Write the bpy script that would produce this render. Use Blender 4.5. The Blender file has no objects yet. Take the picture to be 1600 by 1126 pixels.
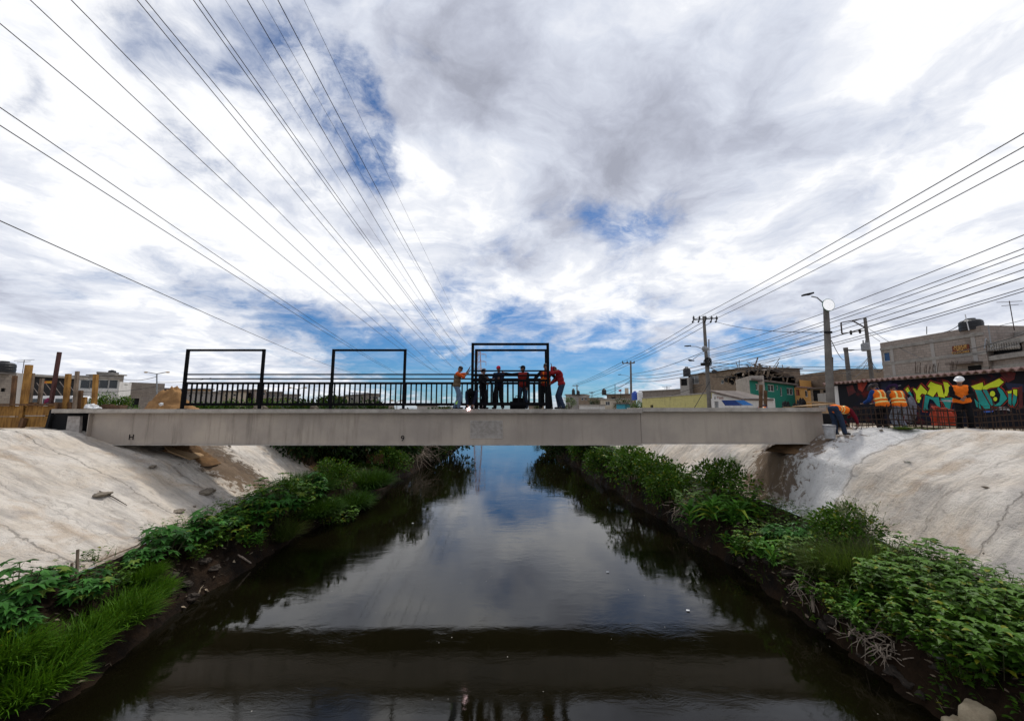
import bpy, bmesh, math, random
from mathutils import Vector, Matrix, noise
random.seed(7)
R = math.radians
# ------------------------------------------------------------------ camera
F = 600.0; HZ = 640.0
TH = math.atan((HZ - 563.0) / F)
sc = bpy.context.scene
cd = bpy.data.cameras.new('camera'); cam = bpy.data.objects.new('camera', cd); sc.collection.objects.link(cam)
cam.location = (0, 0, 5); cam.rotation_euler = (R(90) + TH, 0, 0)
cd.sensor_width = 36; cd.lens = 36 * F / 1600; cd.clip_start = 0.05; cd.clip_end = 3000
sc.camera = cam
# ------------------------------------------------------------------ light and sky
SUN_EL, SUN_AZ = R(58), R(28)          # azimuth measured from +Y towards +X
sc.view_settings.view_transform = 'Standard'; sc.view_settings.look = 'None'
sc.view_settings.exposure = 0.0; sc.view_settings.gamma = 1
sd = bpy.data.lights.new('sun', 'SUN'); sd.energy = 2.4; sd.angle = R(7); sd.color = (1, .96, .9)
sun = bpy.data.objects.new('sun', sd); sc.collection.objects.link(sun)
_sd = Vector((math.sin(SUN_AZ) * math.cos(SUN_EL), math.cos(SUN_AZ) * math.cos(SUN_EL), math.sin(SUN_EL)))
sun.rotation_euler = _sd.to_track_quat('Z', 'Y').to_euler(); sun.location = (0, 0, 60)

def ray(px, py):
    u = (px - 800) / F; v = (563 - py) / F
    return Vector((u, math.cos(TH) - v * math.sin(TH), math.sin(TH) + v * math.cos(TH)))
CAM = Vector((0, 0, 5))
def at(px, py, Y):
    d = ray(px, py); return CAM + d * (Y / d.y)
def onz(px, py, z):
    d = ray(px, py); return CAM + d * ((z - 5) / d.z)

class NT:
    """tiny node-tree writer"""
    def __init__(s, nt): s.nt = nt; s.L = nt.links
    def n(s, t, **k):
        o = s.nt.nodes.new(t)
        ins = k.pop('i', {})
        for a, b in k.items(): setattr(o, a, b)
        for a, b in ins.items():
            if isinstance(b, bpy.types.NodeSocket): s.L.new(b, o.inputs[a])
            else: o.inputs[a].default_value = b
        return o
    def math(s, op, a, b=0.0, c=None, clamp=False):
        i = {0: a, 1: b}
        if c is not None: i[2] = c
        return s.n('ShaderNodeMath', operation=op, use_clamp=clamp, i=i).outputs[0]
    def vmath(s, op, a, b=(0, 0, 0)):
        return s.n('ShaderNodeVectorMath', operation=op, i={0: a, 1: b}).outputs
    def mix(s, f, a, b, bt='MIX'):
        m = s.n('ShaderNodeMix', data_type='RGBA', blend_type=bt)
        for idx, val in ((0, f), (6, a), (7, b)):
            if isinstance(val, bpy.types.NodeSocket): s.L.new(val, m.inputs[idx])
            else: m.inputs[idx].default_value = (*val, 1) if isinstance(val, tuple) and len(val) == 3 else val
        return m.outputs[2]
    def noise(s, vec, scale, detail=4, rough=.55, dist=0.0):
        return s.n('ShaderNodeTexNoise', i={'Vector': vec, 'Scale': scale, 'Detail': detail, 'Roughness': rough, 'Distortion': dist}).outputs['Fac']
    def ramp(s, f, stops, interp='LINEAR'):
        r = s.n('ShaderNodeValToRGB', i={0: f}); e = r.color_ramp.elements; r.color_ramp.interpolation = interp
        while len(e) < len(stops): e.new(.5)
        for k, (p, c) in enumerate(stops):
            e[k].position = p; e[k].color = (c, c, c, 1) if not isinstance(c, tuple) else (*c, 1)
        return r.outputs[0]
    def mr(s, v, a, b, c=0.0, d=1.0, smooth=True):
        return s.n('ShaderNodeMapRange', interpolation_type='SMOOTHSTEP' if smooth else 'LINEAR', i={0: v, 1: a, 2: b, 3: c, 4: d}).outputs[0]

world = bpy.data.worlds.new('World'); sc.world = world; world.use_nodes = True
W = NT(world.node_tree); world.node_tree.nodes.clear()
wout = W.n('ShaderNodeOutputWorld')
sky = W.n('ShaderNodeTexSky', sky_type='NISHITA', sun_disc=False, sun_elevation=SUN_EL, sun_rotation=SUN_AZ, air_density=1.0, dust_density=.3, ozone_density=3.0)
skyc = W.mix(1.0, sky.outputs[0], (.42, .78, 1.12), 'MULTIPLY')
bgs = W.n('ShaderNodeBackground', i={0: skyc, 1: 0.075})
tc = W.n('ShaderNodeTexCoord').outputs['Generated']
dirn = W.vmath('NORMALIZE', tc)[0]
sep = W.n('ShaderNodeSeparateXYZ', i={0: dirn})
den = W.math('ADD', W.math('MAXIMUM', sep.outputs[2], 0.0), .13)
pv = W.n('ShaderNodeCombineXYZ', i={0: W.math('DIVIDE', sep.outputs[0], den), 1: W.math('DIVIDE', sep.outputs[1], den), 2: W.math('MULTIPLY', sep.outputs[2], .6)}).outputs[0]
# warp for ragged edges
wn = W.n('ShaderNodeTexNoise', i={'Vector': pv, 'Scale': 1.7, 'Detail': 5.0}).outputs['Color']
pw = W.vmath('ADD', pv, W.vmath('MULTIPLY', W.vmath('SUBTRACT', wn, (.5, .5, .5))[0], (.55, .55, .3))[0])[0]
cov = W.noise(pw, 1.35, 13, .60)
dwarp = W.vmath('ADD', dirn, W.vmath('MULTIPLY', W.vmath('SUBTRACT', W.n('ShaderNodeTexNoise', i={'Vector': dirn, 'Scale': 4.0, 'Detail': 8.0, 'Roughness': .62}).outputs['Color'], (.5, .5, .5))[0], (.30, .30, .26))[0])[0]
def blobs(lst, src):
    tot = None
    for px, py, rad, amt in lst:
        d0 = ray(px, py).normalized()
        # squash vertically near the horizon
        k = 1.0 if py < 380 else 2.6
        dd = W.vmath('MULTIPLY', W.vmath('SUBTRACT', src, tuple(d0))[0], (1, 1, k))[0]
        ln = W.vmath('LENGTH', dd)[1]
        m = W.mr(ln, rad, 0.0, 0.0, amt)
        tot = m if tot is None else W.math('ADD', tot, m)
    return tot
hole = blobs([(495, 125, .12, .40), (565, 180, .13, .38), (600, 265, .10, .44), (545, 140, .10, .26), (45, 115, .07, .34), (350, 60, .10, .14), (310, 265, .09, .22), (230, 60, .14, .2),
              (925, 335, .10, .30), (1040, 335, .12, .28), (985, 355, .12, .26), (690, 90, .12, .15), (780, 385, .14, .17), (300, 215, .1, .15),
              (430, 500, .20, .22), (560, 520, .22, .28), (640, 565, .26, .34), (470, 545, .16, .18), (800, 505, .20, .26), (820, 590, .36, .44), (700, 590, .26, .34), (960, 560, .28, .28), (1000, 490, .24, .20), (900, 600, .3, .3), (1190, 570, .2, .20), (1280, 580, .2, .14), (1300, 380, .16, .12), (200, 430, .2, .12), (60, 420, .2, .1), (700, 470, .14, .14), (380, 95, .05, .12)], dwarp)
cld = blobs([(130, 260, .5, .22), (1400, 150, .6, .22), (900, 180, .55, .24), (520, 390, .38, .16), (700, 330, .3, .12), (1150, 420, .3, .12), (1500, 420, .5, .2), (100, 560, .5, .12), (900, 440, .3, .14)], dwarp)
cv = W.math('ADD', W.math('SUBTRACT', cov, hole), cld)
fh = W.noise(pw, 5.5, 9, .66)
cv = W.math('ADD', cv, W.math('MULTIPLY', W.math('SUBTRACT', fh, .5), .62))
mask = W.mr(cv, .12, .60)
veil = W.math('MULTIPLY', W.mr(W.noise(W.vmath('ADD', pw, (4, 9, 1))[0], 3.2, 10, .7), .40, .66), W.mr(sep.outputs[2], .08, .45, .15, .85))
mask = W.math('MAXIMUM', mask, veil)
# shade of the clouds: thick, grey bases against thin bright rims
sh = W.noise(pw, .9, 9, .55)
dark = blobs([(920, 210, .32, .28), (1080, 180, .36, .30), (760, 120, .22, .20), (1250, 260, .34, .26), (690, 120, .22, .22), (620, 60, .4, .12), (880, 370, .26, .24), (540, 90, .25, .16), (1240, 130, .4, .10), (1250, 470, .4, .14), (1450, 480, .5, .16), (60, 580, .5, .10), (230, 120, .3, .10), (780, 390, .2, .18)], dwarp)
lite = blobs([(1400, 60, .5, .4), (150, 200, .4, .25), (560, 420, .3, .2), (690, 290, .22, .25), (330, 160, .3, .2), (1150, 400, .3, .16), (1020, 70, .2, .1), (900, 440, .2, .2)], dwarp)
sv = W.math('SUBTRACT', W.math('ADD', W.math('MULTIPLY', W.math('SUBTRACT', sh, .44), 1.5), dark), lite)
fine = W.noise(pw, 3.4, 10, .62)
sv = W.math('ADD', sv, W.math('MULTIPLY', W.math('SUBTRACT', fine, .5), 1.7))
sv = W.math('ADD', sv, W.mr(cv, .78, .45, 0.0, .14))
cc = W.ramp(sv, [(.0, (1.0, 1.01, 1.04)), (.12, (.86, .885, .95)), (.36, (.70, .74, .84)), (.68, (.52, .55, .65)), (1.0, (.38, .40, .48))])
bgc = W.n('ShaderNodeBackground', i={0: cc, 1: 1.0})
low = W.mr(sep.outputs[2], -.02, .03)
ms = W.n('ShaderNodeMixShader', i={0: mask, 1: bgs.outputs[0], 2: bgc.outputs[0]})
bgg = W.n('ShaderNodeBackground', i={0: (.45, .5, .56, 1), 1: .6})
ms2 = W.n('ShaderNodeMixShader', i={0: low, 1: bgg.outputs[0], 2: ms.outputs[0]})
W.L.new(ms2.outputs[0], wout.inputs[0])

# ------------------------------------------------------------------ materials
MATS = {}
def mat(name, fn):
    if name in MATS: return MATS[name]
    m = bpy.data.materials.new(name); m.use_nodes = True; N = NT(m.node_tree)
    b = m.node_tree.nodes['Principled BSDF']; fn(N, b); MATS[name] = m; return m
def objco(N): return N.n('ShaderNodeTexCoord').outputs['Object']
def setc(N, b, c, rough=.7, metal=0.0, bump=None, bs=.3, bd=.02, spec=.5):
    if isinstance(c, tuple): b.inputs['Base Color'].default_value = (*c, 1)
    else: N.L.new(c, b.inputs['Base Color'])
    if isinstance(rough, (int, float)): b.inputs['Roughness'].default_value = rough
    else: N.L.new(rough, b.inputs['Roughness'])
    b.inputs['Metallic'].default_value = metal
    b.inputs['Specular IOR Level'].default_value = spec
    if bump is not None:
        bm_ = N.n('ShaderNodeBump', i={'Height': bump, 'Strength': bs, 'Distance': bd}); N.L.new(bm_.outputs[0], b.inputs['Normal'])
def simple(name, c1, c2=None, scale=3.0, rough=.7, metal=0.0, bs=.25, spec=.4):
    c2 = c2 or tuple(x * .7 for x in c1)
    def fn(N, b):
        co = objco(N); n1 = N.noise(co, scale, 8, .6); n2 = N.noise(co, scale * 9, 5, .6)
        f = N.mr(N.math('ADD', N.math('MULTIPLY', n1, .7), N.math('MULTIPLY', n2, .3)), .32, .68)
        setc(N, b, N.mix(f, c2, c1), rough, metal, n2, bs, .01, spec)
    return mat(name, fn)
def blockm(name, c1, c2, mortar, sx=.4, sy=.2, dirt=(.1, .085, .07)):
    def fn(N, b):
        uv = N.n('ShaderNodeTexCoord').outputs['UV']
        br = N.n('ShaderNodeTexBrick', i={'Vector': uv, 'Color1': (*c1, 1), 'Color2': (*c2, 1), 'Mortar': (*mortar, 1), 'Scale': 1.0, 'Mortar Size': .012, 'Bias': 0.0, 'Brick Width': sx, 'Row Height': sy})
        st = N.noise(N.vmath('MULTIPLY', uv, (1.2, .5, 1))[0], 1.1, 8, .65)
        n2 = N.noise(uv, 6, 8, .7)
        c = N.mix(N.mr(st, .50, .78, 0, .7), br.outputs[0], dirt)
        c = N.mix(N.mr(n2, .45, .8, 0, .45), c, tuple(x * .6 for x in c1))
        setc(N, b, c, .92, 0, N.math('ADD', br.outputs['Fac'], N.math('MULTIPLY', n2, -1.5)), .5, .012, .2)
    return mat(name, fn)
def plaster(name, c1, dirt=(.12, .1, .08), amt=.55):
    def fn(N, b):
        uv = N.n('ShaderNodeTexCoord').outputs['UV']
        st = N.noise(N.vmath('MULTIPLY', uv, (2.2, .45, 1))[0], 1.3, 9, .68); n2 = N.noise(uv, 3, 9, .7)
        c = N.mix(N.mr(st, .45, .8, 0, amt), c1, dirt)
        c = N.mix(N.mr(n2, .5, .75, 0, .3), c, tuple(x * .7 for x in c1))
        setc(N, b, c, .88, 0, n2, .35, .01, .25)
    return mat(name, fn)
M_black = simple('black_paint', (.007, .007, .008), (.005, .005, .006), 4, .8, 0, .05, .06)
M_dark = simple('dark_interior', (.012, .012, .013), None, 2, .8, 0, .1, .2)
M_glass = mat('window_glass', lambda N, b: setc(N, b, (.02, .025, .03), .12, 0, None, spec=.6))
M_white = simple('white_paint', (.72, .73, .74), (.5, .5, .5), 2, .6)
M_wire = simple('wire_rubber', (.02, .02, .022), None, 3, .6)
M_tank = simple('tank_plastic', (.012, .012, .014), None, 2, .45)
M_bluep = simple('blue_plastic', (.02, .08, .42), (.015, .06, .3), 2, .45)
M_conc = simple('pole_concrete', (.18, .168, .152), (.11, .10, .092), 2.5, .9, 0, .4, .2)
M_steel = simple('galvanised_steel', (.30, .31, .32), (.18, .18, .18), 5, .5, .6)
M_rust = simple('rusty_bar', (.055, .032, .022), (.025, .016, .012), 9, .85, 0, .3, .2)
M_redsteel = simple('red_oxide_steel', (.07, .018, .015), (.04, .012, .01), 5, .7)
M_rock = simple('rock', (.26, .22, .17), (.12, .10, .08), 5, .95, 0, .8, .1)
M_mudrock = simple('mud_clod', (.055, .042, .032), (.025, .02, .016), 8, .8, 0, .8, .2)
def _wood(name, a, c):
    def fn(N, b):
        co = objco(N); v = N.vmath('MULTIPLY', co, (9, 9, 1.2))[0]; n = N.noise(v, 1.6, 8, .7); n2 = N.noise(co, 2, 5)
        f = N.mr(N.math('ADD', N.math('MULTIPLY', n, .6), N.math('MULTIPLY', n2, .4)), .36, .62)
        setc(N, b, N.mix(f, c, a), .85, 0, n, .4, .01, .2)
    return mat(name, fn)
M_woody = _wood('yellow_timber', (.36, .19, .05), (.15, .07, .02))
M_woodg = _wood('grey_timber', (.24, .18, .13), (.10, .075, .055))
M_woodb = _wood('brown_timber', (.17, .09, .045), (.06, .035, .02))
M_ply = _wood('tan_plywood', (.40, .27, .15), (.28, .18, .095))
M_dead = _wood('dead_wood', (.40, .33, .26), (.16, .12, .09))

# ------------------------------------------------------------------ mesh builder
class MB:
    def __init__(s): s.v = []; s.f = []; s.uv = None; s.lv = []
    def add(s, vs, fs):
        o = len(s.v); s.v += [Vector(v) for v in vs]; s.f += [tuple(i + o for i in f) for f in fs]; return s
    def box(s, c, sz, rot=None):
        c = Vector(c); hx, hy, hz = (q / 2 for q in sz); vs = []
        for z in (-hz, hz):
            for x, y in ((-hx, -hy), (hx, -hy), (hx, hy), (-hx, hy)):
                p = Vector((x, y, z)); p = rot @ p if rot is not None else p; vs.append(c + p)
        return s.add(vs, [(3, 2, 1, 0), (4, 5, 6, 7), (0, 1, 5, 4), (1, 2, 6, 5), (2, 3, 7, 6), (3, 0, 4, 7)])
    def bar(s, a, b, w, h, up=(0, 0, 1)):
        a = Vector(a); b = Vector(b); d = (b - a); L = d.length; d.normalize(); up = Vector(up)
        if abs(d.dot(up)) > .98: up = Vector((0, 1, 0))
        x = d.cross(up).normalized(); z = x.cross(d)
        m = Matrix((x, d, z)).transposed()
        return s.box((a + b) / 2, (w, L, h), m)
    def tube(s, pts, rad, n=8, cap=True):
        pts = [Vector(p) for p in pts]
        if isinstance(rad, (int, float)): rad = [rad] * len(pts)
        rings = []; prev = None
        for i, p in enumerate(pts):
            d = (pts[min(i + 1, len(pts) - 1)] - pts[max(i - 1, 0)])
            d = d.normalized() if d.length > 1e-9 else Vector((0, 0, 1))
            if prev is None: x = d.cross(Vector((0, 0, 1)) if abs(d.z) < .95 else Vector((1, 0, 0))).normalized()
            else: x = (prev - d * prev.dot(d)).normalized()
            prev = x; y = d.cross(x)
            rings.append([p + (x * math.cos(t) + y * math.sin(t)) * rad[i] for t in (2 * math.pi * k / n for k in range(n))])
        vs = [v for r in rings for v in r]; fs = []
        for i in range(len(pts) - 1):
            for k in range(n):
                a = i * n + k; b = i * n + (k + 1) % n; fs.append((a, b, b + n, a + n))
        if cap: fs.append(tuple(range(n - 1, -1, -1))); fs.append(tuple(range((len(pts) - 1) * n, len(pts) * n)))
        return s.add(vs, fs)
    def ell(s, c, r, rot=None, n=12, m=8):
        c = Vector(c); vs = []; fs = []
        vs.append(Vector((0, 0, 1)))
        for i in range(1, m):
            t = math.pi * i / m
            for k in range(n):
                a = 2 * math.pi * k / n; vs.append(Vector((math.sin(t) * math.cos(a), math.sin(t) * math.sin(a), math.cos(t))))
        vs.append(Vector((0, 0, -1))); e = len(vs) - 1
        for k in range(n): fs.append((0, 1 + k, 1 + (k + 1) % n))
        for i in range(m - 2):
            for k in range(n):
                a = 1 + i * n + k; b = 1 + i * n + (k + 1) % n; fs.append((a, a + n, b + n, b))
        for k in range(n): fs.append((e, 1 + (m - 2) * n + (k + 1) % n, 1 + (m - 2) * n + k))
        out = []
        for v in vs:
            p = Vector((v.x * r[0], v.y * r[1], v.z * r[2])); p = rot @ p if rot is not None else p; out.append(c + p)
        return s.add(out, fs)
    def cap(s, a, b, ra, rb, n=10):
        a = Vector(a); b = Vector(b); d = b - a
        if d.length < 1e-6: return s.ell(a, (ra,) * 3)
        d.normalize(); pts = []; rr = []
        for t in (80, 55, 28): pts.append(a - d * ra * math.sin(R(t))); rr.append(ra * math.cos(R(t)))
        pts += [a, b]; rr += [ra, rb]
        for t in (28, 55, 80): pts.append(b + d * rb * math.sin(R(t))); rr.append(rb * math.cos(R(t)))
        return s.tube(pts, rr, n)
    def poly(s, pts, depth=None):
        """flat polygon, or extruded by vector depth"""
        pts = [Vector(p) for p in pts]; n = len(pts)
        if depth is None: return s.add(pts, [tuple(range(n))])
        d = Vector(depth); vs = pts + [p + d for p in pts]
        return s.add(vs, [tuple(range(n - 1, -1, -1)), tuple(range(n, 2 * n))] + [(i, (i + 1) % n, (i + 1) % n + n, i + n) for i in range(n)])
    def lathe(s, c, prof, n=20):
        c = Vector(c); o = len(s.v); vs = []; fs = []
        for r, z in prof:
            for k in range(n): a = 2 * math.pi * k / n; vs.append(c + Vector((r * math.cos(a), r * math.sin(a), z)))
        for i in range(len(prof) - 1):
            for k in range(n): a = i * n + k; b = i * n + (k + 1) % n; fs.append((a, b, b + n, a + n))
        fs.append(tuple(range(n - 1, -1, -1))); fs.append(tuple(range((len(prof) - 1) * n, len(prof) * n)))
        return s.add(vs, fs)
    def mesh(s, name, loc=Vector((0, 0, 0)), fixn=True):
        me = bpy.data.meshes.new(name); me.from_pydata([tuple(v - loc) for v in s.v], [], s.f)
        if s.lv:
            at_ = me.attributes.new('lv', 'FLOAT', 'POINT'); at_.data.foreach_set('value', s.lv)
        if fixn and len(s.f) < 60000 and not s.lv:
            bm = bmesh.new(); bm.from_mesh(me); bmesh.ops.recalc_face_normals(bm, faces=bm.faces); bm.to_mesh(me); bm.free()
        return me
    def build(s, name, m, parent=None, loc=None, smooth=False, fixn=True, uvdir=None):
        """top level: loc = its base point.  child: vertices are given in the parent's space when
        the parent was made by thing(); world coordinates are turned into it here."""
        if parent is not None: L = Vector(parent['_w'])
        else: L = Vector(loc) if loc is not None else base(s.v)
        me = s.mesh(name, L, fixn)
        if uvdir is not None: planar_uv(me, uvdir)
        if m: me.materials.append(m)
        if smooth: me.polygons.foreach_set('use_smooth', [True] * len(me.polygons))
        o = bpy.data.objects.new(name, me); sc.collection.objects.link(o)
        if parent is not None: o.parent = parent; o['_w'] = parent['_w']
        else: o.location = L; o['_w'] = tuple(L)
        return o
def base(vs):
    xs = [v.x for v in vs]; ys = [v.y for v in vs]; zs = [v.z for v in vs]
    return Vector(((min(xs) + max(xs)) / 2, (min(ys) + max(ys)) / 2, min(zs)))
def planar_uv(me, ud):
    ud = Vector(ud).normalized(); nd = Vector((-ud.y, ud.x, 0)); uvl = me.uv_layers.new(name='uv')
    for p in me.polygons:
        side = abs(p.normal.dot(ud)) > .7; top = abs(p.normal.z) > .8
        for li in p.loop_indices:
            c = me.vertices[me.loops[li].vertex_index].co
            uvl.data[li].uv = (c.dot(nd) if side else c.dot(ud), c.dot(nd) if top else c.z)
def tag(o, label=None, cat=None, group=None, kind=None):
    if label: o['label'] = label
    if cat: o['category'] = cat
    if group: o['group'] = group
    if kind: o['kind'] = kind
    return o
def thing(name, loc, label, cat, group=None, rz=0):
    o = bpy.data.objects.new(name, None); sc.collection.objects.link(o)
    o.location = loc; o.rotation_euler = (0, 0, rz); o['_w'] = tuple(loc) if rz == 0 else (0, 0, 0)
    o.empty_display_size = .2
    return tag(o, label, cat, group)
def copy_tree(src, loc, rz, scale, label=None, cat=None, group=None):
    c = src.copy(); sc.collection.objects.link(c); c.location = loc; c.rotation_euler = (0, 0, rz)
    c.scale = scale if not isinstance(scale, (int, float)) else (scale,) * 3
    tag(c, label, cat, group)
    for ch in list(src.children):
        d = ch.copy(); sc.collection.objects.link(d); d.parent = c
        for g in list(ch.children):
            e = g.copy(); sc.collection.objects.link(e); e.parent = d
    return c
# ------------------------------------------------------------------ terrain
def lerp_tab(tab, y):
    if y <= tab[0][0]: return tab[0][1]
    for (a, va), (b, vb) in zip(tab, tab[1:]):
        if y <= b:
            t = (y - a) / (b - a); return tuple(p + (q - p) * t for p, q in zip(va, vb))
    return tab[-1][1]
# (waterline, mud top, toe, mid slope, crest) distances from the canal axis, with heights
LEFT = [(-10, (7.6, 8.3, .75, 9.2, 1.5, 12.6, 2.55, 17.6, 4.3)), (8, (7.7, 8.4, .75, 9.0, 1.5, 12.0, 2.6, 16.9, 4.3)), (12.7, (8.2, 8.9, .8, 9.6, 1.5, 12.2, 2.7, 16.3, 4.3)),
        (15.5, (8.0, 9.0, .9, 10.0, 1.5, 12.6, 2.9, 16.2, 4.25)), (25, (7.6, 9.0, 1.0, 10.6, 1.5, 12.6, 2.9, 15, 4.2)), (50, (6.3, 8.2, 1.0, 10.4, 1.5, 12.4, 2.9, 14.5, 4.2)), (160, (6.0, 8, 1, 10.4, 1.5, 12.4, 2.9, 14.5, 4.2))]
RIGHT = [(-10, (6.9, 7.6, 1.0, 10.0, 1.55, 13.0, 3.0, 17.0, 4.3)), (8, (7.2, 7.8, 1.0, 9.9, 1.55, 12.2, 3.0, 16.2, 4.3)), (12, (7.4, 8.0, 1.0, 9.9, 1.55, 11.7, 3.05, 14.7, 4.3)),
         (14.2, (7.4, 8.2, 1.0, 9.9, 1.5, 10.9, 3.3, 12.75, 4.3)), (15.2, (7.4, 8.2, 1.0, 9.9, 1.5, 10.9, 3.2, 12.75, 4.27)), (17.5, (7.3, 8.2, 1.0, 9.9, 1.5, 11.5, 3.0, 13.6, 4.25)), (25, (6.9, 8.2, 1.0, 10.2, 1.5, 11.9, 2.9, 14.0, 4.2)), (50, (6.0, 8.2, 1.0, 10.8, 1.5, 12.6, 2.9, 14.5, 4.2)), (160, (5.8, 8.0, 1.0, 10.8, 1.5, 12.6, 2.9, 14.5, 4.2))]
GZ = 4.2
def axis(y): return -.025 * y
def prof(side, y):
    w, mx, mz, tx, tz, sx, sz, cx, cz = lerp_tab(LEFT if side < 0 else RIGHT, y)
    mx = w + (.42 if side > 0 else .55)
    wob = noise.noise(Vector((y * .35, side * 7, 0))) * .35 + noise.noise(Vector((y * 1.3, side * 9, 3))) * .16
    w += wob; mx += wob * .8; tx += noise.noise(Vector((y * .5, side * 3, 8))) * .3
    return [(0, -1.2), (w - 1.2, -.7), (w - .15, -.12), (w, .03), (mx - .25, mz * .62), (mx, mz), (tx, tz), (tx + .5, tz + .12), (sx, sz), (cx - .7, cz - .28), (cx, cz - .03), (cx + .8, cz + .02), (cx + 3, GZ + .02), (60, GZ), (700, GZ)]
def heave(side, x, y, z):
    """bulges and folds"""
    v = Vector((x, y, z)); a = noise.fractal(v * .55, .9, 2.1, 4) * .10 + noise.fractal(Vector((x * .8, y * 2.6, z * .8)), .8, 2.1, 4) * .045 * (1 if z > 1.4 else 0)
    b = noise.fractal(v * 2.3 + Vector((9, 0, 0)), .8, 2.2, 3) * .028
    return a + b
def zt(x, y):
    side = -1 if x < axis(y) else 1; d = abs(x - axis(y)); P = prof(side, y)
    for (a, za), (b, zb) in zip(P, P[1:]):
        if d <= b: return za + (zb - za) * (d - a) / max(b - a, 1e-6)
    return GZ
def drop(px, py, near=4.0, far=90.0):
    """world point on the banks behind a pixel of the photograph"""
    d = ray(px, py); d = d / d.y; t = near
    while t < far:
        p = CAM + d * t
        if p.z <= max(zt(p.x, p.y), 0): return Vector((p.x, p.y, max(zt(p.x, p.y), 0)))
        t += .04
    return CAM + d * far
def yrows():
    ys = []; y = -10.0
    while y < 700:
        ys.append(y); y += .16 if y < 24 else (.4 if y < 50 else (2 if y < 110 else 30))
    return ys
YS = yrows()
def strip(name, side, i0, i1, sub, m, amp, extra=None, kind='structure', label=None):
    P0 = [prof(side, y) for y in YS]; vs = []; cols = []
    for k in range(i0, i1):
        for q in range(sub[k - i0]): cols.append((k, q / sub[k - i0]))
    cols.append((i1 - 1, 1.0))
    for y, P in zip(YS, P0):
        for (k, t) in cols:
            (a, za), (b, zb) = P[k], P[k + 1]
            d = a + (b - a) * t; z = za + (zb - za) * t; x = axis(y) + side * d
            am = amp
            h = heave(side, x, y, z) * am
            if k >= 12: h *= .2
            if extra: h += extra(x, y, z, d)
            vs.append(Vector((x - side * h * .4, y, z + h)))
    n = len(cols); fs = []
    for r in range(len(YS) - 1):
        for c in range(n - 1):
            a = r * n + c; q = (a, a + 1, a + n + 1, a + n)
            fs.append(q if side > 0 else q[::-1])
    mb = MB(); mb.v = vs; mb.f = fs
    o = mb.build(name, m, loc=(0, 0, 0), smooth=True, fixn=False)
    return tag(o, label, None, None, kind)

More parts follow.
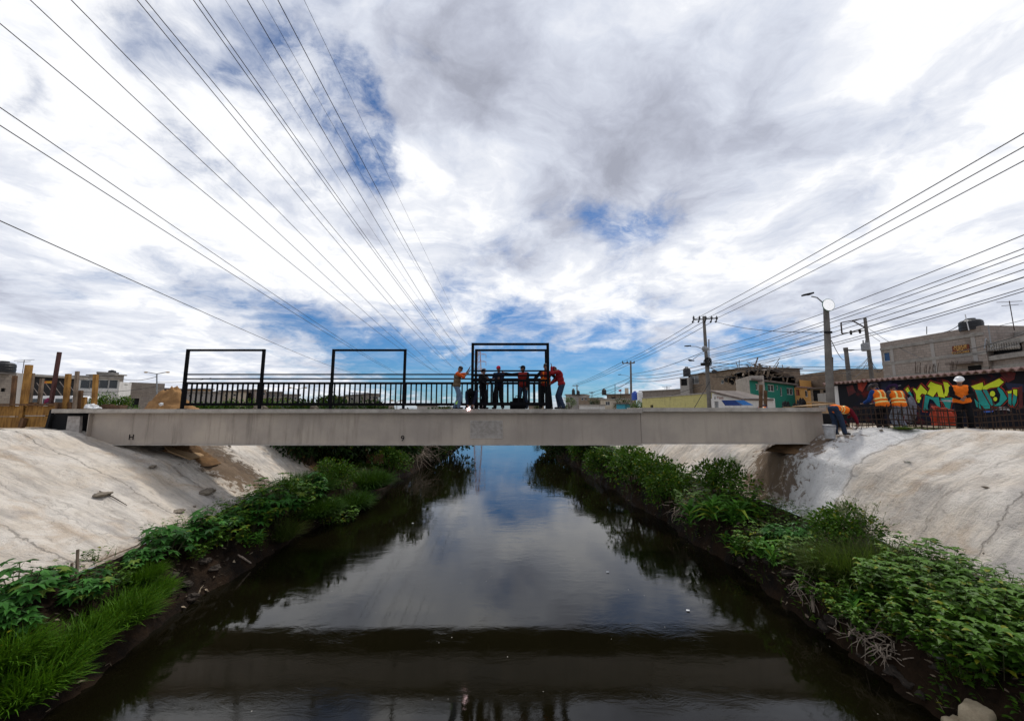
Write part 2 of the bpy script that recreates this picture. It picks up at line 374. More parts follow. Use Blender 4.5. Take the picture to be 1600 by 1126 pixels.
def gun(N, b):       # sprayed concrete lining
    co = objco(N); sp = N.n('ShaderNodeSeparateXYZ', i={0: co})
    down = N.vmath('MULTIPLY', co, (.5, 2.6, .5))[0]
    n1 = N.noise(co, .35, 8, .6, .4); n2 = N.noise(down, 1.0, 10, .66, .3); n3 = N.noise(co, 14, 6, .7); n4 = N.noise(co, 3.2, 10, .72, .5); n5 = N.noise(N.vmath('ADD', co, (31, 7, 2))[0], .8, 9, .66, .8)
    c = N.mix(N.mr(n1, .38, .62), (.63, .545, .445), (.70, .645, .575))
    c = N.mix(N.mr(n2, .42, .66, 0, .72), c, (.36, .325, .29))
    c = N.mix(N.mr(n5, .50, .70, 0, .6), c, (.47, .35, .24))
    c = N.mix(N.mr(n4, .52, .72, 0, .6), c, (.28, .24, .20))
    gp = N.noise(N.vmath('ADD', co, (5, 40, 2))[0], .42, 6, .6, .6); c = N.mix(N.mr(gp, .55, .68, 0, .55), c, (.36, .335, .32))
    # cast bays: the bay beside the bridge on the right bank is whiter, its edges cracked
    wy = N.math('ADD', sp.outputs[1], N.math('MULTIPLY', N.math('SUBTRACT', n4, .5), .45))
    wy = N.math('ADD', wy, N.math('MULTIPLY', sp.outputs[2], -.18))
    bay = N.math('MULTIPLY', N.mr(wy, 12.0, 12.4), N.mr(wy, 14.7, 14.3)); bay = N.math('MULTIPLY', bay, N.mr(sp.outputs[0], 0, 1))
    c = N.mix(N.math('MULTIPLY', bay, .8), c, N.mix(n2, (.74, .735, .725), (.55, .54, .53)))
    cr = None
    for y0 in (6.1, 8.6, 12.2, 14.5, 9.9):
        k = N.mr(N.math('ABSOLUTE', N.math('SUBTRACT', wy, y0)), .035, .0, 0, .8 if y0 != 9.9 else .4); cr = k if cr is None else N.math('MAXIMUM', cr, k)
    vor = N.n('ShaderNodeTexVoronoi', feature='DISTANCE_TO_EDGE', i={'Vector': N.vmath('ADD', co, N.vmath('MULTIPLY', N.n('ShaderNodeTexNoise', i={'Vector': co, 'Scale': 2.0, 'Detail': 6.0}).outputs['Color'], (1.2, 1.2, 1.2))[0])[0], 'Scale': .45}).outputs[0]
    vc = N.math('MULTIPLY', N.mr(vor, .007, .0, 0, .6), N.mr(n1, .54, .62))
    cr = N.math('MULTIPLY', N.math('MAXIMUM', cr, vc), N.mr(n3, .3, .55))
    c = N.mix(N.math('MULTIPLY', cr, .6), c, (.20, .17, .145))
    # soil washed over the lining by the bridge seats
    d1 = N.vmath('LENGTH', N.vmath('MULTIPLY', N.vmath('SUBTRACT', co, (11.5, 15.9, 3.0))[0], (.32, .50, .3))[0])[1]
    d2 = N.vmath('LENGTH', N.vmath('MULTIPLY', N.vmath('SUBTRACT', co, (-12.6, 17.2, 2.8))[0], (.42, .72, .3))[0])[1]
    soil = N.mr(N.math('ADD', N.math('MINIMUM', d1, d2), N.math('MULTIPLY', N.math('SUBTRACT', n4, .5), 3.2)), 1.05, .65, 0, .9)
    c = N.mix(soil, c, N.mix(n2, (.20, .12, .06), (.09, .065, .045)))
    lf = N.mr(sp.outputs[0], 0, -1)
    st = N.math('MULTIPLY', N.mr(N.math('ABSOLUTE', N.math('SUBTRACT', N.math('ADD', wy, N.math('MULTIPLY', N.math('SUBTRACT', n4, .5), 2.0)), 23.5)), 1.5, .9), lf)
    c = N.mix(N.math('MULTIPLY', st, .9), c, N.mix(N.mr(n2, .42, .56), (.09, .055, .035), (.36, .19, .06)))
    st2 = N.math('MULTIPLY', N.mr(N.math('ABSOLUTE', N.math('SUBTRACT', N.math('ADD', wy, N.math('MULTIPLY', N.math('SUBTRACT', n4, .5), 3.5)), 17.6)), .8, .2), lf)
    c = N.mix(N.math('MULTIPLY', st2, .7), c, (.10, .075, .055))
    # mud line at the toe
    toe = N.mr(N.math('ADD', sp.outputs[2], N.math('MULTIPLY', N.math('SUBTRACT', n4, .5), 1.0)), 1.62, 1.42, 0, .7)
    c = N.mix(toe, c, (.22, .16, .11))
    sp3 = N.noise(co, 55, 3, .6)
    c = N.mix(N.math('MULTIPLY', N.mr(sp3, .62, .68, 0, .75), N.mr(n5, .40, .55)), c, (.12, .1, .08)); st3 = N.noise(N.vmath('MULTIPLY', co, (3.0, 9.0, 3.0))[0], 1.6, 8, .7, .6); c = N.mix(N.mr(st3, .60, .70, 0, .55), c, (.22, .19, .16))
    h = N.math('ADD', N.math('ADD', N.math('MULTIPLY', n2, 1.2), N.math('MULTIPLY', n3, .45)), N.math('ADD', N.math('MULTIPLY', n4, 1.3), N.math('MULTIPLY', cr, -.5)))
    setc(N, b, c, .95, 0, h, .8, .12, .10)
M_gun = mat('sprayed_concrete', gun)
def mudm(N, b):
    co = objco(N); n1 = N.noise(co, 1.4, 9, .65); n2 = N.noise(co, 9, 8, .7)
    c = N.mix(N.mr(n1, .35, .65), (.009, .006, .004), (.034, .021, .013)); c = N.mix(N.mr(n2, .5, .75, 0, .6), c, (.010, .007, .005))
    setc(N, b, c, N.mr(n1, .4, .6, .45, .85), 0, N.math('ADD', n1, n2), .9, .10, .06)
M_mud = mat('river_mud', mudm)
def soilm(N, b):
    co = objco(N); n1 = N.noise(co, .5, 9, .65); n2 = N.noise(co, 6, 8, .7)
    c = N.mix(N.mr(n1, .35, .65), (.25, .19, .13), (.36, .30, .23)); c = N.mix(N.mr(n2, .5, .7, 0, .5), c, (.14, .10, .07))
    setc(N, b, c, .95, 0, n2, .6, .04, .15)
M_soil = mat('dry_ground', soilm)

def slope_fold(x, y, z, d):
    f = 0
    for y0, w, a in ((9.1, .5, .10), (11.7, .12, -.06), (13.8, .14, .07), (7.0, .4, -.07)):
        q = (y + math.sin(d * 1.3) * .12 - y0 - (z - 3) * .18) / w
        f += a * math.exp(-q * q)
    return f * (1 if 1.5 < z < 4.1 else .3)
strip('concrete_bank', -1, 6, 12, [5, 12, 14, 5, 4, 6], M_gun, 1.0, slope_fold)
strip('concrete_bank', 1, 6, 12, [5, 12, 14, 5, 4, 6], M_gun, 1.0, slope_fold)
def mudx(x, y, z, d):
    return noise.fractal(Vector((x * 3, y * 3, z)), .7, 2.1, 4) * .09 * (1 if z < 1.4 else .3)
strip('mud_bank', -1, 0, 6, [3, 3, 2, 5, 4, 8], M_mud, .3, mudx)
strip('mud_bank', 1, 0, 6, [3, 3, 2, 5, 4, 8], M_mud, .3, mudx)
strip('ground', -1, 12, 14, [10, 4], M_soil, .3)
strip('ground', 1, 12, 14, [10, 4], M_soil, .3)

def waterm(N, b):
    co = objco(N)
    n1 = N.noise(N.vmath('MULTIPLY', co, (.8, 1.7, 1))[0], 1.5, 7, .62, .9)
    n2 = N.noise(N.vmath('MULTIPLY', co, (.7, 2.2, 1))[0], .32, 4, .5, .4)
    n3 = N.noise(N.vmath('MULTIPLY', co, (1.0, 2.0, 1))[0], 6.5, 4, .6, .5)
    patch = N.mr(N.noise(co, .45, 3, .5), .42, .62, .25, 1.0)
    h = N.math('ADD', N.math('MULTIPLY', n1, patch), N.math('ADD', N.math('MULTIPLY', n2, .7), N.math('MULTIPLY', N.math('MULTIPLY', n3, .20), patch)))
    s = N.noise(co, .6, 5, .6)
    c = N.mix(s, (.0065, .0055, .002), (.0035, .003, .0015))
    fl = N.n('ShaderNodeTexVoronoi', i={'Vector': co, 'Scale': 4.5, 'Randomness': 1.0})
    fleck = N.math('MULTIPLY', N.mr(fl.outputs['Distance'], .06, .03), N.mr(N.noise(co, 1.1, 3, .6), .54, .60))
    c = N.mix(N.math('MULTIPLY', fleck, .8), c, (.45, .42, .36))
    setc(N, b, c, N.math('ADD', .010, N.math('MULTIPLY', fleck, .5)), 0, h, .085, .05, .5)
    b.inputs['IOR'].default_value = 1.5
M_water = mat('canal_water', waterm)
wb = MB(); rows = YS; vs = []
for y in rows:
    for x in (-11, -4, 4, 11): vs.append((axis(y) + x, y, 0))
fs = [(r * 4 + c, r * 4 + c + 1, r * 4 + c + 5, r * 4 + c + 4) for r in range(len(rows) - 1) for c in range(3)]
wb.add(vs, fs); tag(wb.build('water', M_water, loc=(0, 0, 0), fixn=False), kind='structure')
# ------------------------------------------------------------------ footbridge
YN, YF = 14.8, 16.5                    # near and far girder lines
def bx(px, Y=YN): return at(px, 640, Y).x
def girderm(N, b):
    co = objco(N); n1 = N.noise(N.vmath('MULTIPLY', co, (2.6, 2.6, .22))[0], 1.6, 9, .68); n2 = N.noise(co, .7, 5, .55); n3 = N.noise(co, 12, 5, .6)
    sp = N.n('ShaderNodeSeparateXYZ', i={0: co})
    c = N.mix(N.mr(n2, .35, .65), (.42, .355, .29), (.33, .28, .235))
    left = N.mr(sp.outputs[0], -1.0, -13.0, .30, 1.0)
    c = N.mix(N.math('MULTIPLY', N.mr(n1, .48, .72, 0, .75), left), c, (.15, .12, .095))
    c = N.mix(N.mr(n3, .55, .8, 0, .25), c, (.24, .2, .17))
    setc(N, b, c, .62, 0, N.math('ADD', n3, n1), .12, .01, .35)
M_gird = mat('girder_primer', girderm)
M_flange = simple('flange_steel', (.42, .38, .33), (.26, .23, .2), 3, .7, 0, .3)
M_patch = simple('patch_plate', (.42, .38, .34), (.25, .22, .20), 7, .6, 0, .3)
DZ = 5.03
x0, xl, xr0, x1 = bx(82), bx(137), bx(1003), bx(1290)
bridge = thing('footbridge', (0, 15.6, 3.67), 'long beige steel girder footbridge crossing the dark canal', 'bridge')
for (nm, y, sgn) in (('near', YN + .22, -1), ('far', YF, 1)):
    g = MB(); g.box(((xl + xr0) / 2, y, 4.285), (xr0 - xl, .05, 1.19)); g.box(((xr0 + x1) / 2, y - .02 * sgn * -1, 4.335), (x1 - xr0 - .01, .06, 1.19))
    g.build('girder_web', M_gird, bridge)
    g = MB(); g.box(((x0 + xr0) / 2, y, 4.955), (xr0 - x0, .5, .15)); g.box(((xr0 + x1) / 2 + .005, y, 5.005), (x1 - xr0 - .01, .5, .15)); g.build('top_flange', M_flange, bridge)
    g = MB(); g.box(((xl + xr0) / 2, y, 3.675), (xr0 - xl, .34, .03)); g.box(((xr0 + x1) / 2 + .005, y, 3.725), (x1 - xr0 - .01, .34, .03)); g.build('bottom_flange', M_flange, bridge)
for k in range(12):
    g = MB(); x = xl + 1.2 + k * 2.35; g.box((x, (YN + YF) / 2 + .11, 4.3), (.09, YF - YN - .35, .5)); g.build('cross_beam', M_gird, bridge)
g = MB(); g.box(((x0 + x1) / 2, (YN + YF) / 2 + .1, 4.975), (x1 - x0 - .4, YF - YN - .74, .1)); g.build('deck', M_flange, bridge)
# left bearing end: recessed dark web, bearing plate, stiffener
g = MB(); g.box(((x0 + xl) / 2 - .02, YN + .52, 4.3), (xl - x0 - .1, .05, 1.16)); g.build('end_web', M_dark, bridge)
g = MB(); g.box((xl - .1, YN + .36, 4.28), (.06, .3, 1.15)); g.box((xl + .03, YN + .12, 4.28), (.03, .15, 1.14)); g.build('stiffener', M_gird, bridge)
g = MB(); g.poly([at(106, 650, YN + .12), at(125, 650, YN + .12), at(122.5, 690, YN + .12), at(100, 690, YN + .12)], (0, .1, 0)); g.build('bearing_plate', M_patch, bridge)
# faint rectangular patch and the small stencilled marks
YW = YN + .195 - .012
pa, pb = at(735, 657.5, YW), at(784.5, 683.5, YW)
g = MB(); g.box(((pa.x + pb.x) / 2, YW + .005, (pa.z + pb.z) / 2), (pb.x - pa.x, .01, pa.z - pb.z)); g.build('patch_plate', mat('patch_paint', lambda N, b: setc(N, b, N.mix(N.mr(N.noise(objco(N), 5, 8, .7), .4, .62), (.26, .23, .20), (.36, .325, .29)), .7)), bridge)
g = MB()
for a, c in (((735, 657), (785, 657)), ((735, 684), (785, 684)), ((735, 657), (735, 684)), ((785, 657), (785, 684))):
    g.bar(at(*a, YW - .002), at(*c, YW - .002), .012, .018)
g.build('patch_weld', simple('weld_line', (.55, .5, .45), (.4, .36, .32), 5, .6), bridge)
def glyph(name, s, P, size, m, parent, rot=(R(90), 0, 0), ext=.004):
    cu = bpy.data.curves.new(name, 'FONT'); cu.body = s; cu.size = size; cu.extrude = ext; cu.align_x = 'CENTER'; cu.align_y = 'CENTER'
    t = bpy.data.objects.new(name + '_tmp', cu); sc.collection.objects.link(t)
    dg = bpy.context.evaluated_depsgraph_get(); me = bpy.data.meshes.new_from_object(t.evaluated_get(dg)); bpy.data.objects.remove(t)
    me.materials.clear(); me.materials.append(m)
    o = bpy.data.objects.new(name, me); sc.collection.objects.link(o); o.parent = parent
    o.location = Vector(P) - Vector(parent['_w']); o.rotation_euler = rot; return o
for px, py, s in ((205, 683, 'H'), (629, 685, '9'), (1041, 685, '61')):
    glyph('stencil_mark', s, at(px, py, YW - .006), .30 if len(s) == 1 else .21, M_black, bridge, (R(90), R(-90) if len(s) > 1 else 0, 0))

# ---- railings
PW = .10
def pipe(g, a, b, w): g.bar(a, b, w, w)
rl = thing('bridge_railing', (bx(283, YF), YF, DZ), 'long black far-side railing with three tall portal frames and thin balusters', 'railing')
def rail_unit(root, y, frames, xA, xB, sc_=1.0, n_b=0, segs=None):
    zt_, r1, r2, r3, rb = DZ + 2.58, DZ + 1.48, DZ + 1.29, DZ + 1.10, DZ + .20
    for (a, b) in frames:
        for x in (a, b):
            g = MB(); g.box((x, y, (DZ + zt_) / 2), (PW, PW, zt_ - DZ)); g.box((x, y, DZ + .012), (.24, .24, .024)); g.build('post', M_black, root)
        g = MB(); g.box(((a + b) / 2, y, zt_ - .045), (b - a - PW, .09, .085)); g.build('frame_beam', M_black, root)
    for z, w in ((r1, .055), (r2, .055), (r3, .095), (rb, .11)):
        g = MB(); g.box(((xA + xB) / 2, y, z), (xB - xA, w * .8, w)); g.build('rail', M_black, root)
    g0 = None; n = n_b; st = (xB - xA) / n
    for k in range(n):
        x = xA + st * (k + .5)
        if any(abs(x - q) < .07 for f in frames for q in f): continue
        if g0 is None:
            g = MB(); g.box((x, y, (r3 + rb) / 2), (.055, .045, r3 - rb)); g0 = g.build('baluster', M_black, root); gx = x
        else:
            c = g0.copy(); sc.collection.objects.link(c); c.parent = root; c.location.x += x - gx
fx = [(bx(284, YF), bx(405, YF)), (bx(516, YF), bx(630, YF)), (bx(743, YF), bx(854, YF))]
rail_unit(rl, YF, fx, fx[0][0], fx[2][1], n_b=71)
nl = thing('railing_panel', (bx(797), YN + .15, DZ), 'tall black portal railing panel held upright by workers on the near deck edge', 'railing')
nf = (bx(737.5, YN + .15), bx(857, YN + .15))
rail_unit(nl, YN + .15, [nf], nf[0], nf[1], n_b=14)

# ---- formwork at the left bridge seat
YP = 15.35
fw = thing('formwork_panel', at(40, 668, YP), 'yellow plywood formwork panel standing at the left bridge seat', 'formwork')
for (a, b, c, d) in ((-60, 33, 634, 650), (35, 83, 634, 649), (-60, 33, 651, 668), (35, 79, 650, 667)):
    g = MB(); p, q = at(a, c, YP), at(b, d, YP); g.box(((p.x + q.x) / 2, YP, (p.z + q.z) / 2), (q.x - p.x, .03, p.z - q.z)); g.build('plywood_sheet', M_woody, fw)
g = MB(); p, q = at(-60, 632, YP), at(84, 634, YP); g.box(((p.x + q.x) / 2, YP - .05, p.z), (q.x - p.x, .12, .07)); g.build('top_rail', M_woodb, fw)
g = MB(); g.bar(at(35, 632, YP - .07), at(30, 668, YP - .07), .14, .05); g.build('batten', M_woody, fw)
g = MB(); g.bar(at(38, 653, YP - .12), at(33, 668, YP - .12), .14, .12); g.build('wedge', M_woodb, fw)
g = MB(); g.bar(at(82, 640, YP - .1), at(74, 669, YP - .1), .1, .1); g.build('end_post', M_dark, fw)
posts = [((23.5, 587), (18, 645), 15.9, .12, M_woodb, 'short brown timber post, leftmost behind the yellow formwork'),
         ((45.5, 570), (36, 640), 15.6, .18, M_woody, 'thick yellow timber post, tallest of the wooden posts at left'),
         ((51.5, 583), (45, 645), 15.9, .10, M_woodg, 'grey timber post touching the tall yellow post'),
         ((66, 591), (60, 645), 16.0, .11, M_woodg, 'dark-topped grey post in front of the white van'),
         ((107, 584), (101.5, 645), 15.8, .15, M_woody, 'yellow timber post just right of the red steel bar'),
         ((121, 580), (115.5, 645), 15.7, .11, M_woodg, 'tall grey post between two yellow posts'),
         ((126.5, 610), (123.5, 645), 16.1, .12, M_woodb, 'short brown post right beside the tall grey post'),
         ((132.5, 620), (130, 645), 16.1, .13, M_woody, 'shortest stub of yellow post near the hedge'),
         ((150, 585), (146, 645), 15.9, .14, M_woody, 'yellow post at the right end of the row, with a nail on top')]
for (a, b, Y, w, m, lab) in posts:
    g = MB(); g.bar(at(*b, Y), at(*a, Y), w, w * .8, (0, 1, 0)); tag(g.build('timber_post', m), lab, 'post', 'timber posts at the left bridge seat')
g = MB(); g.bar(at(78, 640, 15.5), at(93, 550, 15.5), .10, .10, (0, 1, 0)); g.box(at(89.5, 581, 15.45), (.06, .06, .2)); tag(g.build('steel_post', M_redsteel), 'dark red steel bar leaning right, tallest upright at left', 'post')
for px, py, w, lab in ((53, 631, .25, 'small wooden block on the formwork edge left of the red bar'), (86, 629, .2, 'pale wooden block just right of the red bar'), (98, 631, .2, 'brown wooden block against the yellow post'), (109, 630, .25, 'brown wooden block left of the tall grey post')):
    g = MB(); p = at(px, py, 15.9); g.box((p.x, p.y, 5.12), (w, .2, .35), Matrix.Rotation(random.uniform(-.2, .2), 3, 'Y')); g.box((p.x, p.y, 4.9), (w + .05, .24, .1)); tag(g.build('wooden_block', M_woodb), lab, 'block', 'wooden blocks')
g = MB(); g.bar(at(0, 637, 16.3) + Vector((-1, 0, -.25)), at(150, 637, 16.3) + Vector((0, 0, -.05)), .3, .16); tag(g.build('sill_beam', M_woodb), 'long brown timber laid behind the row of posts at left', 'beam')
# pink shovel
sh = thing('shovel', at(63, 636, 15.7), 'pink-bladed shovel leaning beside the red steel bar', 'shovel')
g = MB(); g.tube([at(64, 636, 15.7), at(72, 627, 15.7)], .018, 8); g.tube([at(76, 623.5, 15.7), at(80, 619, 15.7)], .018, 8); g.build('handle', simple('red_handle', (.3, .02, .03)), sh)
g = MB(); g.ell(at(73.5, 625.5, 15.7), (.14, .02, .09), Matrix.Rotation(R(-40), 3, 'Y')); g.build('blade', simple('magenta_blade', (.22, .01, .08)), sh, smooth=True)
# things lying on the deck
def lump(name, P, sz, m, lab, cat, group=None, seed=0, flat=.0):
    g = MB(); g.ell((P[0], P[1], P[2] + sz[2] * .45), (sz[0] / 2, sz[1] / 2, sz[2] / 2), Matrix.Rotation(seed * 1.3, 3, 'Z'), 14, 10)
    ctr = Vector((P[0], P[1], P[2] + sz[2] * .45))
    for i, v in enumerate(g.v):
        q = v - ctr; n_ = noise.noise(Vector((q.x / sz[0], q.y / sz[1], q.z / sz[2])) * 2.3 + Vector((seed * 5.1, 0, 0))) * .55 + noise.noise(Vector((q.x, q.y, q.z)) * (9 / max(sz)) + Vector((seed, 3, 0))) * .25
        g.v[i] = ctr + q * (1 + n_)
    return tag(g.build(name, m, smooth=False), lab, cat, group)
lump('plastic_sack', (at(142, 636, 15.2).x, 15.2, DZ), (.42, .3, .2), M_white, 'white crumpled sack on the left end of the deck', 'sack', seed=1)
lump('plastic_sack', (at(151, 636, 15.25).x, 15.25, DZ - .02), (.3, .26, .13), M_white, 'smaller white sack to the right of the crumpled one', 'sack', seed=2)
g = MB(); p = at(172, 633, 16.9); g.box((p.x, 16.9, 5.12), (1.25, .3, .16)); g.box((p.x - .1, 16.9, 4.9), (1.1, .28, .28)); g.box((p.x - .05, 16.9, 5.22), (.3, .2, .05)); tag(g.build('brick_stack', simple('brown_brick', (.16, .09, .05), (.09, .055, .035), 8, .9)), 'low brown stack of bricks beyond the left end of the bridge', 'brick stack')
for px, w, lab in ((404, .45, 'squat concrete block under the second railing post'), (412, .35, 'low rubble piece beside the squat concrete block'), (491, .3, 'concrete block left of the middle portal frame')):
    lump('concrete_block', (at(px, 637, 17.6).x, 17.6, 4.95), (w, .3, .26), M_rock, lab, 'concrete block', seed=px)
# dirt pile behind the left end
def mound(name, P, rx, ry, h, m, lab, cat, seed, n=36, pw=1.3):
    g = MB(); vs = []; fs = []
    for i in range(n + 1):
        r = i / n
        for k in range(48):
            a = 2 * math.pi * k / 48; q = Vector((math.cos(a) * r, math.sin(a) * r, 0)); nn = noise.fractal(q * 3 + Vector((seed, 0, 0)), .8, 2.2, 5)
            vs.append((P[0] + q.x * rx * (1 + nn * .12), P[1] + q.y * ry, P[2] + h * max(0, (1 - r ** pw)) * (1 + nn * .28) - .05 * r))
    for i in range(n):
        for k in range(48): a = i * 48 + k; b = i * 48 + (k + 1) % 48; fs.append((a, b, b + 48, a + 48))
    g.add(vs, fs); return tag(g.build(name, m, smooth=True), lab, cat)
M_dirt = simple('orange_dirt', (.34, .19, .08), (.20, .11, .05), 3, .95, 0, 1.0, .1)
mound('dirt_pile', (at(266, 640, 21).x, 21, 4.2), 2.3, 1.6, 1.95, M_dirt, 'orange-brown pile of dirt behind the left part of the railing', 'dirt pile', 3, pw=1.1)
lump('white_litter', (at(252, 628, 19.6).x, 19.6, 5.2), (.18, .15, .16), M_white, 'small white rag lying on the orange dirt pile', 'litter', seed=5)

# ---- rebar cages at the right bridge seat
cg = thing('rebar_cage', at(1460, 665, 13.6), 'long black rebar cage lying along the crest of the right bank', 'rebar cage')
ca, cb = at(1334, 655, 14.5), at(1660, 655, 12.2); cd_ = (cb - ca); cd_.z = 0; L = cd_.length; cd_.normalize(); cn = Vector((-cd_.y, cd_.x, 0))
def cz(t): return 4.28 + .06 * math.sin(t * 1.7)
for off in (0, .42):
    for h in (.12, .32, .52, .74):
        pts = [ca + cd_ * t + cn * off + Vector((0, 0, cz(t) + h + random.uniform(-.012, .012) - (ca + cd_ * t).z)) for t in [L * k / 24 for k in range(25)]]
        g = MB(); g.tube(pts, .014, 6); g.build('longitudinal_bar', M_rust, cg)
t = .05
while t < L:
    hh = random.choice([.80, .80, .86, .78]); tl = random.uniform(-.03, .03); q = [ca + cd_ * t, ca + cd_ * t + cn * .42]; zb = cz(t)
    pts = [Vector((q[0].x, q[0].y, zb)), Vector((q[0].x + tl, q[0].y, zb + hh)), Vector((q[1].x + tl, q[1].y, zb + hh)), Vector((q[1].x, q[1].y, zb)), Vector((q[0].x, q[0].y, zb))]
    g = MB(); g.tube(pts, .011, 5); g.build('stirrup', M_rust, cg); t += random.choice([.12, .14, .16, .17])
g = MB()
for k in range(9):
    t = random.uniform(0, L - .3); a = ca + cd_ * t - cn * .05; a.z = cz(t); g.tube([a, a + Vector((random.uniform(-.2, .2), .1, random.uniform(.8, 1.25)))], .012, 5)
g.build('starter_bar', M_rust, cg)
# orange plastic sheet hung behind the cage
def cloth(name, A, B, C, D, m, lab, cat, seed, amp=.05):
    g = MB(); n = 20; vs = []; fs = []
    for j in range(n + 1):
        for i in range(n + 1):
            u, v = i / n, j / n; p = Vector(A).lerp(Vector(B), u).lerp(Vector(D).lerp(Vector(C), u), v); p.y += noise.noise(Vector((u * 5, v * 3, seed))) * amp * 3; p.z += noise.noise(Vector((u * 4, v * 4, seed + 4))) * amp; vs.append(p)
    for j in range(n):
        for i in range(n): a = j * (n + 1) + i; fs.append((a, a + 1, a + n + 2, a + n + 1))
    g.add(vs, fs); o = g.build(name, m, smooth=True); so = o.modifiers.new('thick', 'SOLIDIFY'); so.thickness = .02; return tag(o, lab, cat)
M_orsheet = simple('orange_sheet', (.55, .06, .015), (.28, .03, .01), 6, .6)
cloth('plastic_sheet', at(1455, 634, 14.2), at(1497, 641, 14.0), at(1499, 664, 14.0), at(1456, 664, 14.2), M_orsheet, 'crumpled orange-red plastic sheet behind the rebar cage', 'sheet', 2)
lump('cement_bag', (at(1424, 650, 15.5).x, 15.5, 4.6), (.45, .35, .9), simple('grey_bag', (.16, .16, .19), (.08, .08, .1), 6, .8), 'grey bag standing between the two vested men and the graffiti', 'bag', seed=8)
# plywood and rubble on the right end of the deck
for k, (px, py, w, dx, lab, m) in enumerate(((1268, 633, 1.3, .0, 'tan plywood scrap on the right end of the bridge', M_ply), (1246, 636, .9, .1, 'pale plank lying flat left of the plywood scrap', M_ply), (1283, 629, .9, .05, 'warped plywood piece lying at the foot of the street lamp', M_ply))):
    g = MB(); p = at(px, py, 17.2 + k * .4); g.box((p.x, p.y, p.z), (w, .6, .035), Matrix.Rotation(R(-4 + 5 * k), 3, 'Y')); g.box((p.x + .2, p.y + .1, 4.9), (w * .6, .3, .26 if py > 630 else .4)); tag(g.build('plywood_scrap', m), lab, 'plywood', 'plywood scraps on the right end')
def cone_heap(px, py, Y, r, h, lab, seed):
    g = MB()
    for k in range(24):
        a = random.uniform(0, 6.28); rr = random.uniform(0, r); hh = (1 - rr / r) * h + .05
        g.ell((at(px, py, Y).x + math.cos(a) * rr, Y + math.sin(a) * rr, 4.2 + hh * .5), (.16, .16, hh * .55 + .05), Matrix.Rotation(random.uniform(-.4, .4), 3, 'X'), 7, 5)
    tag(g.build('black_sack_heap', M_dark), lab, 'sack heap', 'black heaps behind the right end')
cone_heap(1227, 632, 24, .75, 1.25, 'round black heap of sacks in front of the turquoise house', 1)
cone_heap(1253, 632, 25, .6, 1.45, 'pointed black heap in front of the orange house', 2)
cone_heap(1241, 632, 27, .7, 1.2, 'smaller black heap between the round and the pointed one', 3)
g = MB(); g.bar(at(1188.5, 640, 18), at(1189, 601, 18), .12, .1, (0, 1, 0)); tag(g.build('timber_post', M_woodb), 'brown timber post standing in front of the crouching vested worker', 'post')
g = MB(); g.bar(at(1196, 640, 19), at(1196, 610, 19), .12, .1, (0, 1, 0)); tag(g.build('timber_post', M_woodb), 'shorter timber post right behind the crouching vested worker', 'post')
# bucket, tool bag
bk = thing('bucket', at(1297, 690, 14.35), 'dirty white plastic bucket at the feet of the bending worker', 'bucket')
p = at(1297.5, 686, 14.35); p.z = zt(p.x, p.y) - .06
g = MB(); g.lathe(p, [(.15, 0), (.185, .36), (.2, .36), (.2, .42), (.175, .42)], 24); g.build('pail', simple('bucket_plastic', (.50, .50, .52), (.28, .27, .26), 5, .5), bk)
g = MB(); g.lathe(p + Vector((0, 0, .43)), [(.205, 0), (.205, .05), (.19, .07), (.17, .08)], 24); g.build('lid', simple('bucket_lid', (.34, .33, .33), (.2, .2, .2), 5, .5), bk)
tb = thing('tool_box', at(806, 639, 15.3), 'black tool box standing at the feet of the pointing worker', 'tool box')
p = at(809, 640, 15.3)
g = MB(); g.box((p.x, 15.4, DZ + .15), (.62, .35, .3)); g.build('case', M_black, tb)
g = MB(); g.box((p.x + .05, 15.4, DZ + .37), (.42, .3, .14)); g.tube([(p.x - .1, 15.4, DZ + .44), (p.x - .08, 15.4, DZ + .52), (p.x + .18, 15.4, DZ + .52), (p.x + .2, 15.4, DZ + .44)], .015, 6); g.build('lid', M_black, tb)
# ------------------------------------------------------------------ people
def ik(a, t, l1, l2, hint):
    a = Vector(a); t = Vector(t); d = t - a; L = min(d.length, (l1 + l2) * .995); d = d.normalized()
    x = (l1 * l1 - l2 * l2 + L * L) / (2 * L); h = math.sqrt(max(l1 * l1 - x * x, 0)); hv = Vector(hint); hv = (hv - d * hv.dot(d)).normalized()
    return a + d * x + hv * h, a + d * L
def bake(mb, voxel, name):
    me = mb.mesh('tmp'); o = bpy.data.objects.new('tmp', me); sc.collection.objects.link(o)
    r = o.modifiers.new('r', 'REMESH'); r.mode = 'VOXEL'; r.voxel_size = voxel; r.use_smooth_shade = True
    s = o.modifiers.new('s', 'SMOOTH'); s.factor = .5; s.iterations = 2
    dg = bpy.context.evaluated_depsgraph_get(); dg.update(); out = bpy.data.meshes.new_from_object(o.evaluated_get(dg)); bpy.data.objects.remove(o); out.name = name
    return out
def put(me, name, m, parent):
    me.materials.clear(); me.materials.append(m); o = bpy.data.objects.new(name, me); sc.collection.objects.link(o); o.parent = parent; return o
def fabric(name, c): return simple(name, c, tuple(q * .6 for q in c), 9, .9, 0, .5, .1)
SKIN = simple('skin', (.19, .095, .06), (.15, .075, .05), 6, .6, 0, .1)
